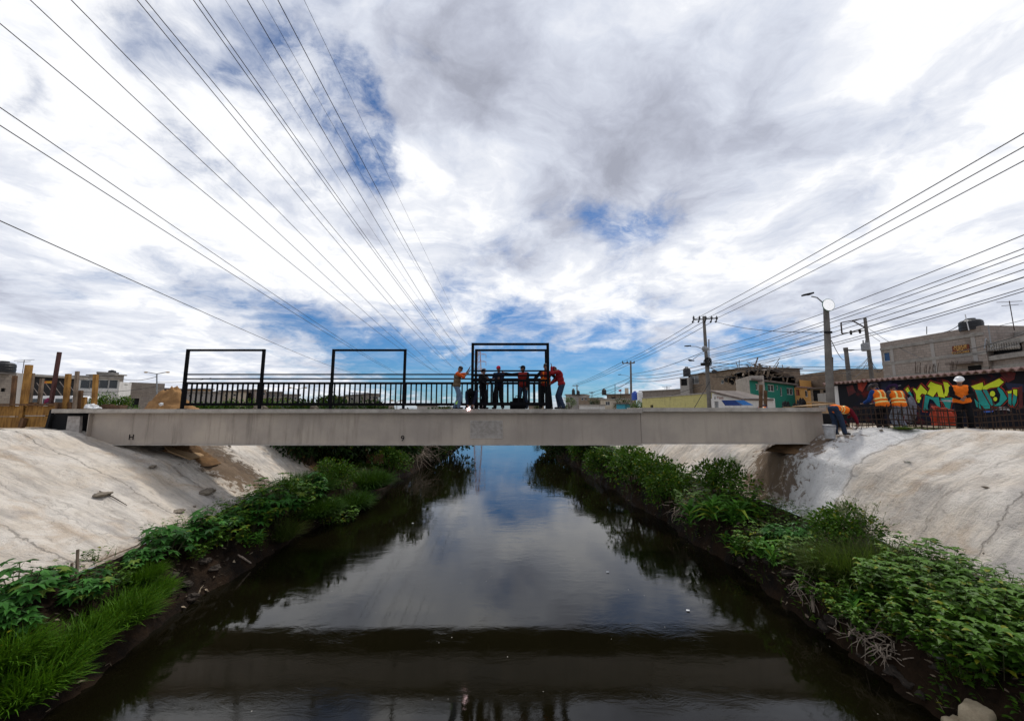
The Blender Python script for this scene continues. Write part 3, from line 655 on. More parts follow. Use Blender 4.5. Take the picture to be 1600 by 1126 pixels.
def person(lab, loc, rz, o):
    """local frame: x right, y forward, z up; feet at z = 0"""
    S = o.get('s', 1.0); V = lambda *a: Vector(a) * S
    root = thing('person', loc, lab, 'person', o.get('group')); root.rotation_euler = (0, 0, rz)
    P = V(*o.get('pelvis', (0, 0, .93))); sp = Vector(o.get('spine', (0, .03, 1))).normalized()
    rt = Vector(o.get('across', (1, 0, 0))); rt = (rt - sp * rt.dot(sp)).normalized(); fw = sp.cross(rt) * -1; fw = rt.cross(sp) * -1
    if fw.y < 0 and abs(sp.y) < .8: fw = -fw
    nb = P + sp * .53 * S; hd = Vector(o.get('head', tuple(sp * .8 + Vector((0, .1, .3))))).normalized(); H = nb + hd * .165 * S
    face = Vector(o.get('face', tuple(fw))); face = (face - hd * face.dot(hd)).normalized(); ear = hd.cross(face).normalized()
    HM = Matrix((ear, face, hd)).transposed()
    shl = [nb - sp * .055 * S + rt * .185 * k * S for k in (-1, 1)]; hip = [P + rt * .09 * k * S - sp * .02 * S for k in (-1, 1)]
    foot = [V(*q) for q in o.get('feet', ((-.13, 0, .07), (.13, 0, .07)))]
    knee = []; ank = []
    for k in (0, 1):
        q, e = ik(hip[k], foot[k], .44 * S, .44 * S, o.get('knee', (0, 1, 0))); knee.append(q); ank.append(e)
    hands = [V(*q) for q in o.get('hands', ((-.26, .06, .78), (.26, .06, .78)))]; eh = o.get('elbow', ((-.4, -1, -.2), (.4, -1, -.2)))
    elb = []; wri = []
    for k in (0, 1):
        q, e = ik(shl[k], hands[k], .29 * S, .26 * S, eh[k]); elb.append(q); wri.append(e)
    toe = [Vector(q) for q in o.get('toes', ((-.25, 1, 0), (.25, 1, 0)))]
    TM = Matrix((rt, fw, sp)).transposed()
    def torso(b, k):
        b.ell(P + sp * .38 * S, (.17 * S * k, .115 * S * k, .17 * S), TM, 18, 12); b.ell(P + sp * .2 * S, (.15 * S * k, .11 * S * k, .18 * S), TM, 18, 12)
        b.ell(P + sp * .03 * S, (.165 * S * k, .12 * S * k, .13 * S), TM, 18, 12); b.cap(shl[0] * .9 + shl[1] * .1, shl[1] * .9 + shl[0] * .1, .062 * S * k, .062 * S * k)
    b = MB(); torso(b, 1.0)
    b.cap(nb - sp * .06 * S, H - hd * .05 * S, .058 * S, .054 * S)
    b.ell(H + hd * .02 * S - face * .01 * S, (.075 * S, .095 * S, .105 * S), HM, 18, 12); b.ell(H - hd * .055 * S + face * .03 * S, (.055 * S, .06 * S, .055 * S), HM, 12, 8)
    b.cap(H + face * .085 * S + hd * .01 * S, H + face * .108 * S - hd * .018 * S, .011 * S, .015 * S, 8)        # nose
    b.ell(H + face * .082 * S - hd * .055 * S, (.022 * S, .012 * S, .008 * S), HM, 8, 6)                           # lips
    for k in (-1, 1): b.ell(H + ear * .077 * k * S, (.012 * S, .022 * S, .032 * S), HM, 8, 6); b.ell(H + ear * .03 * k * S + face * .075 * S + hd * .03 * S, (.02 * S, .018 * S, .011 * S), HM, 8, 6)
    for k in (0, 1):
        b.cap(shl[k], elb[k], .05 * S, .04 * S); b.cap(elb[k], wri[k], .039 * S, .027 * S)
        hdv = (wri[k] - elb[k]).normalized(); hv = o.get('handdir'); hdv = (hdv + Vector(hv[k])).normalized() if hv else hdv
        palm = fw if abs(hdv.dot(fw)) < .8 else Vector((0, 0, 1)); sd_ = hdv.cross(palm).normalized(); pn = sd_.cross(hdv).normalized()
        HMx = Matrix((sd_, hdv, pn)).transposed(); pc = wri[k] + hdv * .05 * S
        b.ell(pc, (.042 * S, .055 * S, .018 * S), HMx, 10, 8)
        for j, (off, ln) in enumerate(((-.03, .068), (-.01, .08), (.011, .074), (.03, .056))):
            r0 = pc + hdv * .04 * S + sd_ * off * S; m1 = r0 + (hdv + pn * .25).normalized() * ln * .5 * S; e1 = m1 + (hdv * .6 + pn * .8).normalized() * ln * .5 * S
            b.cap(r0, m1, .0105 * S, .0095 * S, 6); b.cap(m1, e1, .0095 * S, .008 * S, 6)
        th = pc - hdv * .02 * S + sd_ * (.035 if k == 0 else -.035) * S; b.cap(th, th + (hdv + sd_ * (.9 if k == 0 else -.9) + pn * .4).normalized() * .055 * S, .013 * S, .0105 * S, 6)
        b.cap(hip[k], knee[k], .082 * S, .055 * S); b.cap(knee[k], ank[k], .052 * S, .036 * S)
        b.cap(ank[k], ank[k] + Vector((toe[k].x * .12, toe[k].y * .12, 0)) * S + V(0, 0, -.03), .036 * S, .03 * S)
    put(bake(b, .009, 'body'), 'body', SKIN, root)
    # trousers
    b = MB(); b.ell(P + sp * .01 * S, (.175 * S, .132 * S, .13 * S), TM, 18, 12)
    for k in (0, 1):
        b.cap(hip[k], knee[k], .108 * S, .085 * S); lo = knee[k].lerp(ank[k], .96); b.cap(knee[k], lo, .084 * S, .074 * S)
    put(bake(b, .014, 'trousers'), 'trousers', o['trousers'], root)
    # shirt or jacket
    b = MB(); torso(b, 1.24); b.cap(nb - sp * .05 * S, nb + hd * .012 * S, .068 * S, .064 * S)
    for k in (0, 1):
        b.cap(shl[k], elb[k], .078 * S, .066 * S)
        if o.get('sleeve', 1): b.cap(elb[k], elb[k].lerp(wri[k], .93), .064 * S, .048 * S)
    put(bake(b, .014, 'shirt'), 'shirt' if not o.get('sleeve', 1) else 'jacket', o['shirt'], root)
    if 'vest' in o:
        b = MB(); torso(b, 1.36); b.ell(P + sp * .1 * S, (.205 * S, .145 * S, .15 * S), TM, 16, 10)
        me = bake(b, .014, 'vest'); vo = put(me, 'vest', o['vest'], root)
        if 'stripe' in o:
            g = MB()
            for p in me.polygons:
                c = p.center; h = (c - P).dot(sp) / S; lat = abs((c - P).dot(rt)) / S
                if any(a < h < a + .045 for a in (.08, .20)) or (.06 < lat < .11 and h > .24 and (c - P).dot(sp) / S < .5):
                    g.add([me.vertices[i].co + p.normal * .005 for i in p.vertices], [tuple(range(len(p.vertices)))])
            if g.f:
                me2 = g.mesh('stripe', fixn=False); s2 = put(me2, 'reflective_stripe', o['stripe'], vo)
    for k in (0, 1):
        b = MB(); d = Vector((toe[k].x, toe[k].y, 0)).normalized(); a0 = ank[k]; 
        b.cap(a0 - d * .03 * S + V(0, 0, .03), a0 - d * .035 * S - V(0, 0, .015), .05 * S, .048 * S); b.cap(a0 - d * .03 * S - V(0, 0, .025), a0 + d * .16 * S - V(0, 0, .03), .045 * S, .038 * S)
        put(bake(b, .012, 'shoe'), 'boot', M_bootb, root)
    hk = o.get('hat', 'hair'); hm = o.get('hatm', M_hair)
    b = MB()
    if hk == 'hair': b.ell(H + hd * .058 * S - face * .012 * S, (.083 * S, .10 * S, .085 * S), HM, 18, 12); nm = 'hair'
    elif hk == 'cap':
        b.ell(H + hd * .05 * S - face * .005 * S, (.086 * S, .104 * S, .082 * S), HM, 18, 12); b.ell(H + hd * .06 * S + face * .115 * S, (.07 * S, .075 * S, .012 * S), HM, 14, 8); nm = 'cap'
    elif hk == 'helmet':
        b.ell(H + hd * .065 * S, (.115 * S, .14 * S, .105 * S), HM, 18, 12); b.ell(H + hd * .05 * S + face * .03 * S, (.13 * S, .185 * S, .014 * S), HM, 18, 8); nm = 'hard_hat'
    else:
        b.ell(H + hd * .055 * S, (.1 * S, .115 * S, .09 * S), HM, 18, 12); b.ell(H + hd * .02 * S, (.19 * S, .2 * S, .016 * S), HM, 18, 8); nm = 'sun_hat'
    put(bake(b, .011, 'hat'), nm, hm, root)
    if hk != 'hair':
        b = MB(); b.ell(H + hd * .0 * S - face * .03 * S, (.079 * S, .08 * S, .07 * S), HM, 14, 10); put(bake(b, .012, 'hair'), 'hair', M_hair, root)
    return root
M_bootb = simple('boot_leather', (.02, .016, .013), None, 5, .6); M_hair = simple('black_hair', (.012, .010, .009), None, 8, .7)
F_or = fabric('orange_cloth', (.62, .10, .02)); F_vest = fabric('orange_vest', (.95, .20, .02)); F_tan = fabric('tan_vest', (.15, .105, .065)); F_jean = fabric('blue_jeans', (.13, .19, .28)); F_jeand = fabric('dark_jeans', (.03, .045, .08))
F_blk = fabric('black_cloth', (.010, .010, .012)); F_navy = fabric('navy_cloth', (.012, .014, .03)); F_red = fabric('red_knit', (.24, .015, .02)); F_redv = fabric('red_vest', (.24, .025, .02)); F_lime = simple('lime_reflective', (.45, .8, .12), None, 5, .4); F_yel = simple('yellow_reflective', (.85, .75, .25), None, 5, .4)
F_greyj = fabric('grey_jeans', (.22, .24, .28)); F_blue = fabric('blue_sleeve', (.02, .06, .22)); F_mar = fabric('maroon_cloth', (.14, .01, .02)); F_wh = simple('hard_hat_white', (.82, .82, .82), None, 4, .35); F_grey = fabric('grey_cloth', (.10, .095, .1)); F_rcap = fabric('red_cap', (.42, .02, .05)); F_purp = fabric('purple_cap', (.05, .03, .10))
YD = 15.15
GR1, GR2 = 'bridge workers on the deck', 'road workers on the right bank'
def dx(px, Y=YD): return at(px, 640, Y).x
# P1 left man, profile, both hands on the frame post
x1p = dx(713, YN + .25); post = nf[0] - .06
def loc_hand(xw, zw, lat): return (lat, xw, zw)          # for a figure facing +X: forward = world x
person('man in orange shirt and tan vest pushing the left frame post, face lowered', (x1p, YN + .22, DZ), R(-90), dict(pelvis=(0, .0, .92), spine=(0, .09, 1), head=(0, .5, .8), face=(0, .8, -.5), sleeve=0, s=.97,
    hands=((-.12, (post - x1p) / .97 - .10, 1.62), (.12, (post - x1p) / .97 - .10, 1.44)), elbow=((-.3, 0, -1), (.3, 0, -1)), handdir=((0, 0, .6), (0, 0, .6)), shirt=F_or, vest=F_tan, trousers=F_jean, feet=((-.1, -.08, .07), (.1, .1, .07)), toes=((0, 1, 0), (0, 1, 0)), group=GR1))
person('slim worker all in black with cap, one hand raised to the chin, beside the post', (dx(754, 15.6), 15.6, DZ), R(-125), dict(s=.93, hands=((-.05, .26, 1.30), (.12, .24, 1.08)), elbow=((-1, 0, -.5), (1, -.2, -.6)), shirt=F_blk, trousers=F_blk, hat='cap', hatm=F_blk, group=GR1))
person('worker in black hoodie with red cap, arms crossed, mid deck', (dx(779.5, 15.6), 15.6, DZ), R(160), dict(s=1.0, hands=((.05, .26, 1.16), (-.05, .28, 1.2)), elbow=((-1.2, 0, -1), (1.2, 0, -1)), shirt=F_navy, trousers=F_blk, hat='cap', hatm=F_rcap, feet=((-.17, 0, .07), (.17, 0, .07)), head=(0, .25, 1), group=GR1))
person('worker in dark cap and red vest pointing left with a stretched arm', (dx(817.5, 15.5), 15.5, DZ), R(165), dict(s=1.0, hands=((-.2, .16, .80), (.70, .18, 1.44)), elbow=((-.3, -1, 0), (0, 0, -1)), face=(.9, .35, 0), shirt=F_blk, vest=F_redv, trousers=F_jeand, hat='cap', hatm=F_blk, feet=((-.15, 0, .07), (.15, .05, .07)), group=GR1))
person('worker in orange-panelled vest facing the camera behind the right frame post', (dx(853, 15.5), 15.5, DZ), R(178), dict(s=1.04, hands=((-.25, .18, 1.05), (.25, .18, 1.05)), elbow=((-1, -.5, 0), (1, -.5, 0)), shirt=F_blk, vest=F_redv, stripe=F_vest, trousers=F_blk, hat='hair', feet=((-.2, 0, .07), (.2, 0, .07)), group=GR1))
x6 = dx(877, YN + .25); post2 = nf[1] + .06
person('man in red jumper leaning with both arms against the right frame post', (x6, YN + .25, DZ), R(90), dict(s=1.02, pelvis=(0, -.03, .93), spine=(0, .22, 1), head=(0, 1, .45), face=(0, .5, -1), hat='cap', hatm=F_mar,
    hands=((-.1, (x6 - post2) / 1.02 - .08, 1.60), (.12, (x6 - post2) / 1.02 - .08, .98)), elbow=((-.3, 0, -1), (.3, 0, -1)), handdir=((0, 0, .5), (0, 0, .3)), shirt=F_red, trousers=F_jeand, feet=((-.1, -.08, .07), (.1, .06, .07)), toes=((0, 1, 0), (0, 1, 0)), group=GR1))
wd = person('welder crouching on the deck in dark jacket with lime reflective bands', (dx(737, 15.0), 15.2, DZ), R(175), dict(s=.97, pelvis=(0, -.12, .30), spine=(0, .62, .75), head=(0, 1, -.15), face=(0, .2, -1), hat='helmet', hatm=M_black, feet=((-.2, .02, .07), (.2, .02, .07)), knee=((0, 1, .6)), hands=((-.12, .46, .14), (.1, .46, .12)), elbow=((-1, .1, .4), (1, .1, .4)), shirt=F_navy, trousers=F_blk, group=GR1))
g = MB()
for px, py, s_ in ((716, 627, 1), (738.5, 621.5, -1)):
    p = at(px, py, 14.93)
    for k in (-1, 1): g.box(p + Vector((.045 * k, 0, .04 * k * s_)), (.07, .03, .15), Matrix.Rotation(R(40 * s_), 3, 'Y'))
g.v = [v - Vector(wd.location) for v in g.v]; me = g.mesh('band'); bo = put(me, 'reflective_band', F_lime, wd)
for v in me.vertices: v.co = Matrix.Rotation(-R(175), 3, 'Z') @ v.co
def em(N, b):
    b.inputs['Base Color'].default_value = (1, .8, .8, 1); b.inputs['Emission Color'].default_value = (1, .72, .74, 1); b.inputs['Emission Strength'].default_value = 8
g = MB(); p = at(732.5, 638.6, YN - .06); g.ell(p, (.05, .04, .045), None, 10, 8)
for k in range(9):
    a = k * .7; q = Vector((math.cos(a), -.2, math.sin(a))); g.cap(p, p + q * random.uniform(.06, .10), .008, .002, 6)
tag(g.build('welding_spark', mat('spark_glow', em)), 'bright pinkish welding spark on the near edge of the deck', 'spark')
# right bank workers
person('worker bending over double in orange vest, blue jeans towards the bridge', (dx(1309, 14.2), 14.2, zt(dx(1309, 14.2), 14.2) - .02), R(-78), dict(s=1.02, pelvis=(0, -.16, .93), spine=(0, 1, -.12), head=(0, .8, -.6), face=(0, -.5, -1), hat='cap', hatm=F_mar, feet=((-.14, -.02, .07), (.14, .03, .07)), knee=(0, 1, 0), hands=((-.2, .55, .42), (.2, .55, .42)), elbow=((-.5, -.5, .2), (.5, -.5, .2)), shirt=F_mar, vest=F_vest, stripe=F_yel, trousers=F_jeand, group=GR2))
person('worker seen from behind in orange vest, blue sleeves and black hat', (dx(1378, 15.0), 15.0, 4.2), R(4), dict(s=1.13, pelvis=(0, -.05, .86), spine=(0, .28, 1), head=(0, .8, .7), hat='sun', hatm=F_grey, hands=((-.2, .4, .95), (.2, .4, .95)), shirt=F_blue, vest=F_vest, stripe=F_yel, trousers=F_blk, group=GR2))
person('worker seen from behind in orange vest, purple hat and light jeans', (dx(1405, 14.9), 14.9, 4.2), R(-12), dict(s=1.11, pelvis=(0, -.05, .86), spine=(.04, .30, 1), head=(0, .8, .7), hat='sun', hatm=F_purp, hands=((-.2, .4, .95), (.2, .4, .95)), shirt=F_grey, vest=F_vest, stripe=F_yel, trousers=F_greyj, group=GR2))
person('worker in white hard hat and orange vest before the graffiti, arms folded in front', (dx(1505, 13.3), 13.3, 4.33), R(140), dict(s=1.02, hands=((-.06, .32, 1.08), (.08, .30, 1.02)), elbow=((-1, -.1, -1), (1, -.1, -1)), head=(0, .3, 1), face=(.4, .8, -.3), hat='helmet', hatm=F_wh, shirt=F_blk, vest=F_vest, trousers=F_blk, group=GR2))
person('crouching worker in orange vest half hidden behind the deck', (dx(1190, 18.3), 18.3, 4.2), R(-60), dict(s=1.0, pelvis=(0, -.1, .42), spine=(0, .45, 1), head=(0, 1, .3), feet=((-.17, .05, .07), (.17, .1, .07)), knee=(0, 1, .5), hands=((-.15, .6, .5), (.15, .6, .5)), hat='cap', hatm=F_navy, shirt=F_blue, vest=F_vest, stripe=F_yel, trousers=F_jeand, group=GR2))
# ------------------------------------------------------------------ vegetation
def leafm(name, a, c, tr=.16):
    def fn(N, b):
        at_ = N.n('ShaderNodeAttribute', attribute_name='lv').outputs['Fac']; n = N.noise(objco(N), 2.0, 3, .5)
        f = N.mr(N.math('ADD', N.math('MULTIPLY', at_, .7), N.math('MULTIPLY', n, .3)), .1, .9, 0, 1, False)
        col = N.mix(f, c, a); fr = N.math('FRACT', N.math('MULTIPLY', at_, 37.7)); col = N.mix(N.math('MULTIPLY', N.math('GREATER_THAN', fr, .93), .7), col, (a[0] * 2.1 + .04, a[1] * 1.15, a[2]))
        setc(N, b, col, .5, 0, None, spec=.12)
        tl = N.n('ShaderNodeBsdfTranslucent', i={0: N.mix(.5, col, (.10, .20, .01))}); ms_ = N.n('ShaderNodeMixShader', i={0: tr, 1: b.outputs[0], 2: tl.outputs[0]})
        N.L.new(ms_.outputs[0], N.nt.nodes['Material Output'].inputs[0])
    return mat(name, fn)
L_castor = leafm('castor_leaf', (.060, .19, .030), (.012, .048, .010))
L_grass = leafm('grass_blade', (.080, .20, .008), (.008, .038, .003), .22)
L_bush = leafm('bush_leaf', (.085, .18, .014), (.012, .038, .005))
L_nettle = leafm('nettle_leaf', (.075, .165, .013), (.010, .034, .004))
L_dock = leafm('dock_leaf', (.11, .28, .03), (.025, .08, .012))
L_dark = leafm('dark_leaf', (.022, .048, .010), (.008, .018, .005))
L_dry = leafm('feathery_leaf', (.20, .24, .10), (.10, .13, .05), .4)
L_sedge = leafm('sedge_blade', (.085, .13, .025), (.03, .045, .012), .3)
M_stem = simple('green_stem', (.07, .09, .03), (.05, .04, .02), 5, .8); M_stemb = simple('brown_stem', (.09, .06, .035), (.05, .035, .02), 5, .9)
M_bark = simple('bark', (.10, .075, .055), (.05, .04, .03), 4, .95, 0, .8)
rnd = random.Random(11)
def frame(d, up=Vector((0, 0, 1))):
    d = d.normalized(); x = d.cross(up)
    if x.length < .05: x = d.cross(Vector((1, 0, 0)))
    x.normalize(); return x, d, x.cross(d)
def addleaf(g, P, d, L, w, val, droop=.35, kind='ovate', roll=0.0):
    x, y, z = frame(d)
    x, z = x * math.cos(roll) + z * math.sin(roll), z * math.cos(roll) - x * math.sin(roll)
    o = len(g.v)
    if kind == 'small':
        pts = [(0, 0, 0), (-w * .5, L * .5, 0), (0, L, -droop * L * .5), (w * .5, L * .5, 0)]; fs = [(0, 3, 2, 1)]
    elif kind == 'ovate':
        pts = [(0, 0, 0), (-w * .42, L * .28, .04 * L), (-w * .36, L * .62, 0), (0, L, -droop * L), (w * .36, L * .62, 0), (w * .42, L * .28, .04 * L), (0, L * .3, -.03 * L), (0, L * .64, -.08 * L)]
        fs = [(0, 6, 1), (1, 6, 7, 2), (2, 7, 3), (0, 5, 6), (5, 4, 7, 6), (4, 3, 7)]
    else:  # palmate
        pts = [(0, 0, 0)]; fs = []; nl = 7
        for k in range(nl):
            a = R(-135 + 270 * k / (nl - 1)); l = L * (1 - .32 * abs(k - 3) / 3); pts.append((math.sin(a) * l, math.cos(a) * l, -droop * l * .7))
            if k < nl - 1:
                a2 = R(-135 + 270 * (k + .5) / (nl - 1)); pts.append((math.sin(a2) * L * .48, math.cos(a2) * L * .48, .03 * L))
        for k in range(nl):
            i = 1 + 2 * k; l_ = i - 1 if k > 0 else None; r_ = i + 1 if k < nl - 1 else None
            if l_ and r_: fs.append((0, r_, i, l_))
            elif r_: fs.append((0, r_, i))
            else: fs.append((0, i, l_))
    g.v += [Vector(P) + x * a + y * b_ + z * c for a, b_, c in pts]; g.f += [tuple(q + o for q in f) for f in fs]; g.lv += [val] * len(pts)
def blade(g, P, d, L, w, val, bend):
    x, y, z = frame(d); side = x; o = len(g.v); p = Vector(P); dirv = d.normalized()
    n = 4
    for k in range(n + 1):
        t = k / n; ww = w * (1 - t ** 1.5) * .5 + .0006
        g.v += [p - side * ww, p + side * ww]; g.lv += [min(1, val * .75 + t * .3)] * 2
        dirv = (dirv + Vector((0, 0, -bend * t)) + Vector((d.x, d.y, 0)) * bend * .6 * t).normalized(); p = p + dirv * L / n
    for k in range(n): a = o + 2 * k; g.f.append((a, a + 1, a + 3, a + 2))
def proto_root(name, cat): return thing(name, (0, -60, 0), name.replace('_', ' '), cat)
PROTOS = {}
def finish(key, name, cat, leafmb, lm, stemmb=None, sm=None, lname='foliage'):
    r = proto_root(name, cat); r['_w'] = (0, 0, 0)
    leafmb.build(lname, lm, r, fixn=False)
    if stemmb is not None and stemmb.f: stemmb.build('stem', sm, r)
    PROTOS.setdefault(key, []).append(r)
def castor(seed, n=9, h=.75, ls=.20):
    rnd.seed(seed); g = MB(); s = MB()
    for k in range(n):
        a = rnd.uniform(0, 6.28); r = rnd.uniform(.02, .45); hh = h * rnd.uniform(.55, 1.1); b0 = Vector((math.cos(a) * r * .4, math.sin(a) * r * .4, 0)); top = Vector((math.cos(a) * r, math.sin(a) * r, hh))
        s.tube([b0, (b0 + top) / 2 + Vector((0, 0, .05)), top], [.014, .011, .007], 6)
        for j in range(8):
            t = rnd.uniform(.35, 1); q = b0.lerp(top, t); a2 = rnd.uniform(0, 6.28); el = rnd.uniform(-.1, .7); d = Vector((math.cos(a2), math.sin(a2), el)); l = rnd.uniform(.12, .26)
            e = q + d.normalized() * l; s.tube([q, e], .004, 4)
            addleaf(g, e, Vector((math.cos(a2), math.sin(a2), -rnd.uniform(.0, .45))), ls * rnd.uniform(.55, 1.15), 0, rnd.random(), .25, 'palm', rnd.uniform(-.4, .4))
    finish('castor', 'castor_plant', 'plant', g, L_castor, s, M_stem)
def broad(seed, key='nettle', n=26, h=.7, R_=.6, L=.10, w=.07, lm=None, per=16, nm='nettle_bush'):
    L *= 1.5; w *= 1.6; per = int(per * .72)
    rnd.seed(seed); g = MB(); s = MB()
    for k in range(n):
        a = rnd.uniform(0, 6.28); r = R_ * math.sqrt(rnd.random()); hh = h * rnd.uniform(.6, 1.1) * (1 - .4 * (r / R_) ** 2); b0 = Vector((math.cos(a) * r * .75, math.sin(a) * r * .75, -.05)); top = Vector((math.cos(a) * r * 1.15, math.sin(a) * r * 1.15, hh))
        s.tube([b0, top], [.006, .002], 5)
        for j in range(5): a2 = j * 1.26 + k; addleaf(g, top - Vector((0, 0, .01)), Vector((math.cos(a2), math.sin(a2), .35)), L * rnd.uniform(.5, .9), w * .7, .75 + .25 * rnd.random(), .35, 'ovate', rnd.uniform(-.3, .3))
        for j in range(per):
            t = .25 + .78 * j / per; q = b0.lerp(top, min(t, 1)); a2 = j * 2.4 + rnd.uniform(-.4, .4) + k; l = L * rnd.uniform(.6, 1.3) * (1.25 - .5 * t)
            d = Vector((math.cos(a2), math.sin(a2), rnd.uniform(-.15, .5)))
            addleaf(g, q + d * .02, d, l, w * l / L, rnd.random() * .6 + .4 * t, .3, 'ovate', rnd.uniform(-.3, .3))
    finish(key, nm, 'plant', g, lm or L_nettle, s, M_stem)
def dock(seed, n=5, L=.34, w=.085):
    rnd.seed(seed); g = MB(); s = MB()
    for c in range(n):
        cx, cy = rnd.uniform(-.35, .35), rnd.uniform(-.35, .35); pass
        for k in range(16):
            a = k * 2.4; el = rnd.uniform(.2, 1.5); d = Vector((math.cos(a), math.sin(a), el)); l = L * rnd.uniform(.5, 1.1)
            addleaf(g, (cx, cy, .05 + .02 * k), d, l, w * rnd.uniform(.8, 1.3), rnd.random(), .45, 'ovate', rnd.uniform(-.3, .3))
    finish('dock', 'dock_plant', 'plant', g, L_dock, s, M_stem)
def bush(seed, key, n=2600, rx=.8, rz=.7, L=.05, lm=None, lumps=9, nm='bush'):
    rnd.seed(seed); g = MB(); s = MB(); C = []
    for k in range(lumps):
        a = rnd.uniform(0, 6.28); r = rnd.uniform(.1, .65) * rx; C.append((Vector((math.cos(a) * r, math.sin(a) * r, rz * rnd.uniform(.35, .95))), rnd.uniform(.28, .5) * rx))
    for c, r in C: s.tube([(c.x * .2, c.y * .2, -.1), (c.x * .6, c.y * .6, c.z * .5), tuple(c)], [.025, .015, .006], 5)
    for k in range(n):
        c, r = rnd.choice(C); d = Vector((rnd.gauss(0, 1), rnd.gauss(0, 1), rnd.gauss(.15, 1))).normalized(); rr = r * rnd.uniform(.45, 1.08); p = c + d * rr
        if p.z < -.05: continue
        dd = (d + Vector((rnd.gauss(0, .5), rnd.gauss(0, .5), rnd.gauss(.1, .5)))).normalized()
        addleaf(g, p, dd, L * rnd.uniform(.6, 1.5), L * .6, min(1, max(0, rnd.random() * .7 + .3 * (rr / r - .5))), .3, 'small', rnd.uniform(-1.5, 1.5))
    finish(key, nm, 'bush', g, lm or L_bush, s, M_stemb)
def tussock(seed, key, n=900, rad=.5, h=.5, lm=None, bend=.35, w=.009, nm='sedge_clump'):
    rnd.seed(seed); g = MB()
    for k in range(n):
        a = rnd.uniform(0, 6.28); r = rad * math.sqrt(rnd.random()); out = r / rad
        d = Vector((math.cos(a) * out * .8 + rnd.gauss(0, .42), math.sin(a) * out * .8 + rnd.gauss(0, .42), 1)); blade(g, (math.cos(a) * r * .7, math.sin(a) * r * .7, -.04), d, h * rnd.uniform(.6, 1.25), w, rnd.random() * .8, bend * rnd.uniform(.4, 1.5))
    finish(key, nm, 'grass clump', g, lm or L_sedge, None, None, 'blades')
def feather(seed):
    rnd.seed(seed); g = MB(); s = MB()
    for k in range(26):
        a = rnd.uniform(0, 6.28); r = rnd.uniform(.1, .55); top = Vector((math.cos(a) * r, math.sin(a) * r, rnd.uniform(.6, 1.05))); s.tube([(0, 0, 0), top * .5 + Vector((0, 0, .1)), top], [.009, .005, .002], 4)
        for j in range(34):
            t = rnd.uniform(.4, 1.02); p = top * t; d = Vector((rnd.gauss(0, 1), rnd.gauss(0, 1), rnd.gauss(.5, .6))).normalized(); q = p + d * rnd.uniform(.03, .14); s.tube([p, q], .0018, 3, False)
            for _ in range(2): addleaf(g, q, Vector((rnd.gauss(0, 1), rnd.gauss(0, 1), rnd.gauss(0, 1))), .026, .02, rnd.random(), .2, 'small')
    finish('feather', 'feathery_shrub', 'shrub', g, L_dry, s, simple('pale_stem', (.22, .22, .12), (.14, .14, .08)))
castor(1, 9, .75, .27); castor(2, 9, .6, .25); castor(3, 8, .9, .28)
broad(4); broad(5, n=34, h=.8, R_=.75, L=.11); broad(6, 'small', 30, .55, .5, .065, .045, L_bush, 18, 'leafy_plant')
dock(7); dock(8, 6, .38)
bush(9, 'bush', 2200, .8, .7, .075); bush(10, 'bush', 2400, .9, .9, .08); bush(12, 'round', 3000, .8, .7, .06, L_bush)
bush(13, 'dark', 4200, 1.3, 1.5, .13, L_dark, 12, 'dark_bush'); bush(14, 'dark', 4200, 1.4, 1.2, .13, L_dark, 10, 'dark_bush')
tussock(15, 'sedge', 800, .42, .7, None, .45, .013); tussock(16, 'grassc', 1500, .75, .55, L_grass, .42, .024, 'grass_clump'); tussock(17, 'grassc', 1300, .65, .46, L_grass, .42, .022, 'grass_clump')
feather(18)
L_mound = leafm('dark_grass', (.035, .10, .010), (.006, .022, .003), .15)
tussock(19, 'mound', 2400, .62, .34, L_mound, .5, .016, 'grass_mound')
USED = set()
def plant(key, i, px, py, sc_, lab, cat=None, group=None, dz=0.0, rz=None, squash=1.0, P=None):
    src = PROTOS[key][i % len(PROTOS[key])]; p = P if P is not None else drop(px, py); p = Vector(p); p.z += dz
    rz = rnd.uniform(0, 6.28) if rz is None else rz; sc_ *= 1.0 if sc_ < .3 else (1.10 if px > 800 else (1.0 if px < 260 else 1.15)); S3 = (sc_, sc_, sc_ * squash)
    if src.name not in USED:
        USED.add(src.name); src.location = p; src.rotation_euler = (0, 0, rz); src.scale = S3; tag(src, lab, cat or src['category'], group); return src
    return copy_tree(src, p, rz, S3, lab, cat or src['category'], group)
GL, GRR = 'plants along the left waterside', 'plants along the right waterside'
plant('grassc', 0, 20, 1085, 1.15, 'bright green grass clump filling the bottom left corner of the bank', None, GL)
plant('grassc', 1, 100, 1015, 1.15, 'long grass clump below the lowest castor leaves at left', None, GL)
plant('grassc', 0, 170, 975, 1.1, 'rounded bright grass clump in the middle of the near left bank', None, GL)
plant('grassc', 1, 225, 935, .95, 'grass clump ending at the bare mud, right of the rounded grass', None, GL)
plant('grassc', 1, -20, 1040, 1.1, 'grass clump cut by the left edge under the castor leaves', None, GL)
plant('grassc', 0, 215, 905, .7, 'small grass tuft at the foot of the castor plants', None, GL)
plant('castor', 0, 30, 950, .95, 'large-leaved castor plant at the left edge above the grass', None, GL)
plant('castor', 1, 75, 925, .8, 'castor plant reaching over the slope, beside the wooden stakes', None, GL)
plant('castor', 2, 5, 1000, .7, 'low castor leaves hanging over the grass at the left edge', None, GL)
plant('castor', 1, 215, 885, .75, 'small castor plant lowest of the four along the bare mud', None, GL)
plant('castor', 0, 262, 868, .95, 'castor plant with spread leaves above the bare mud', None, GL)
plant('castor', 2, 312, 852, .9, 'castor plant in the middle of the left row', None, GL)
plant('castor', 1, 350, 830, .85, 'castor plant touching the leafy plants, above the grey plank', None, GL)
plant('small', 0, 300, 872, .8, 'low leafy plant under the middle castor plant', None, GL)
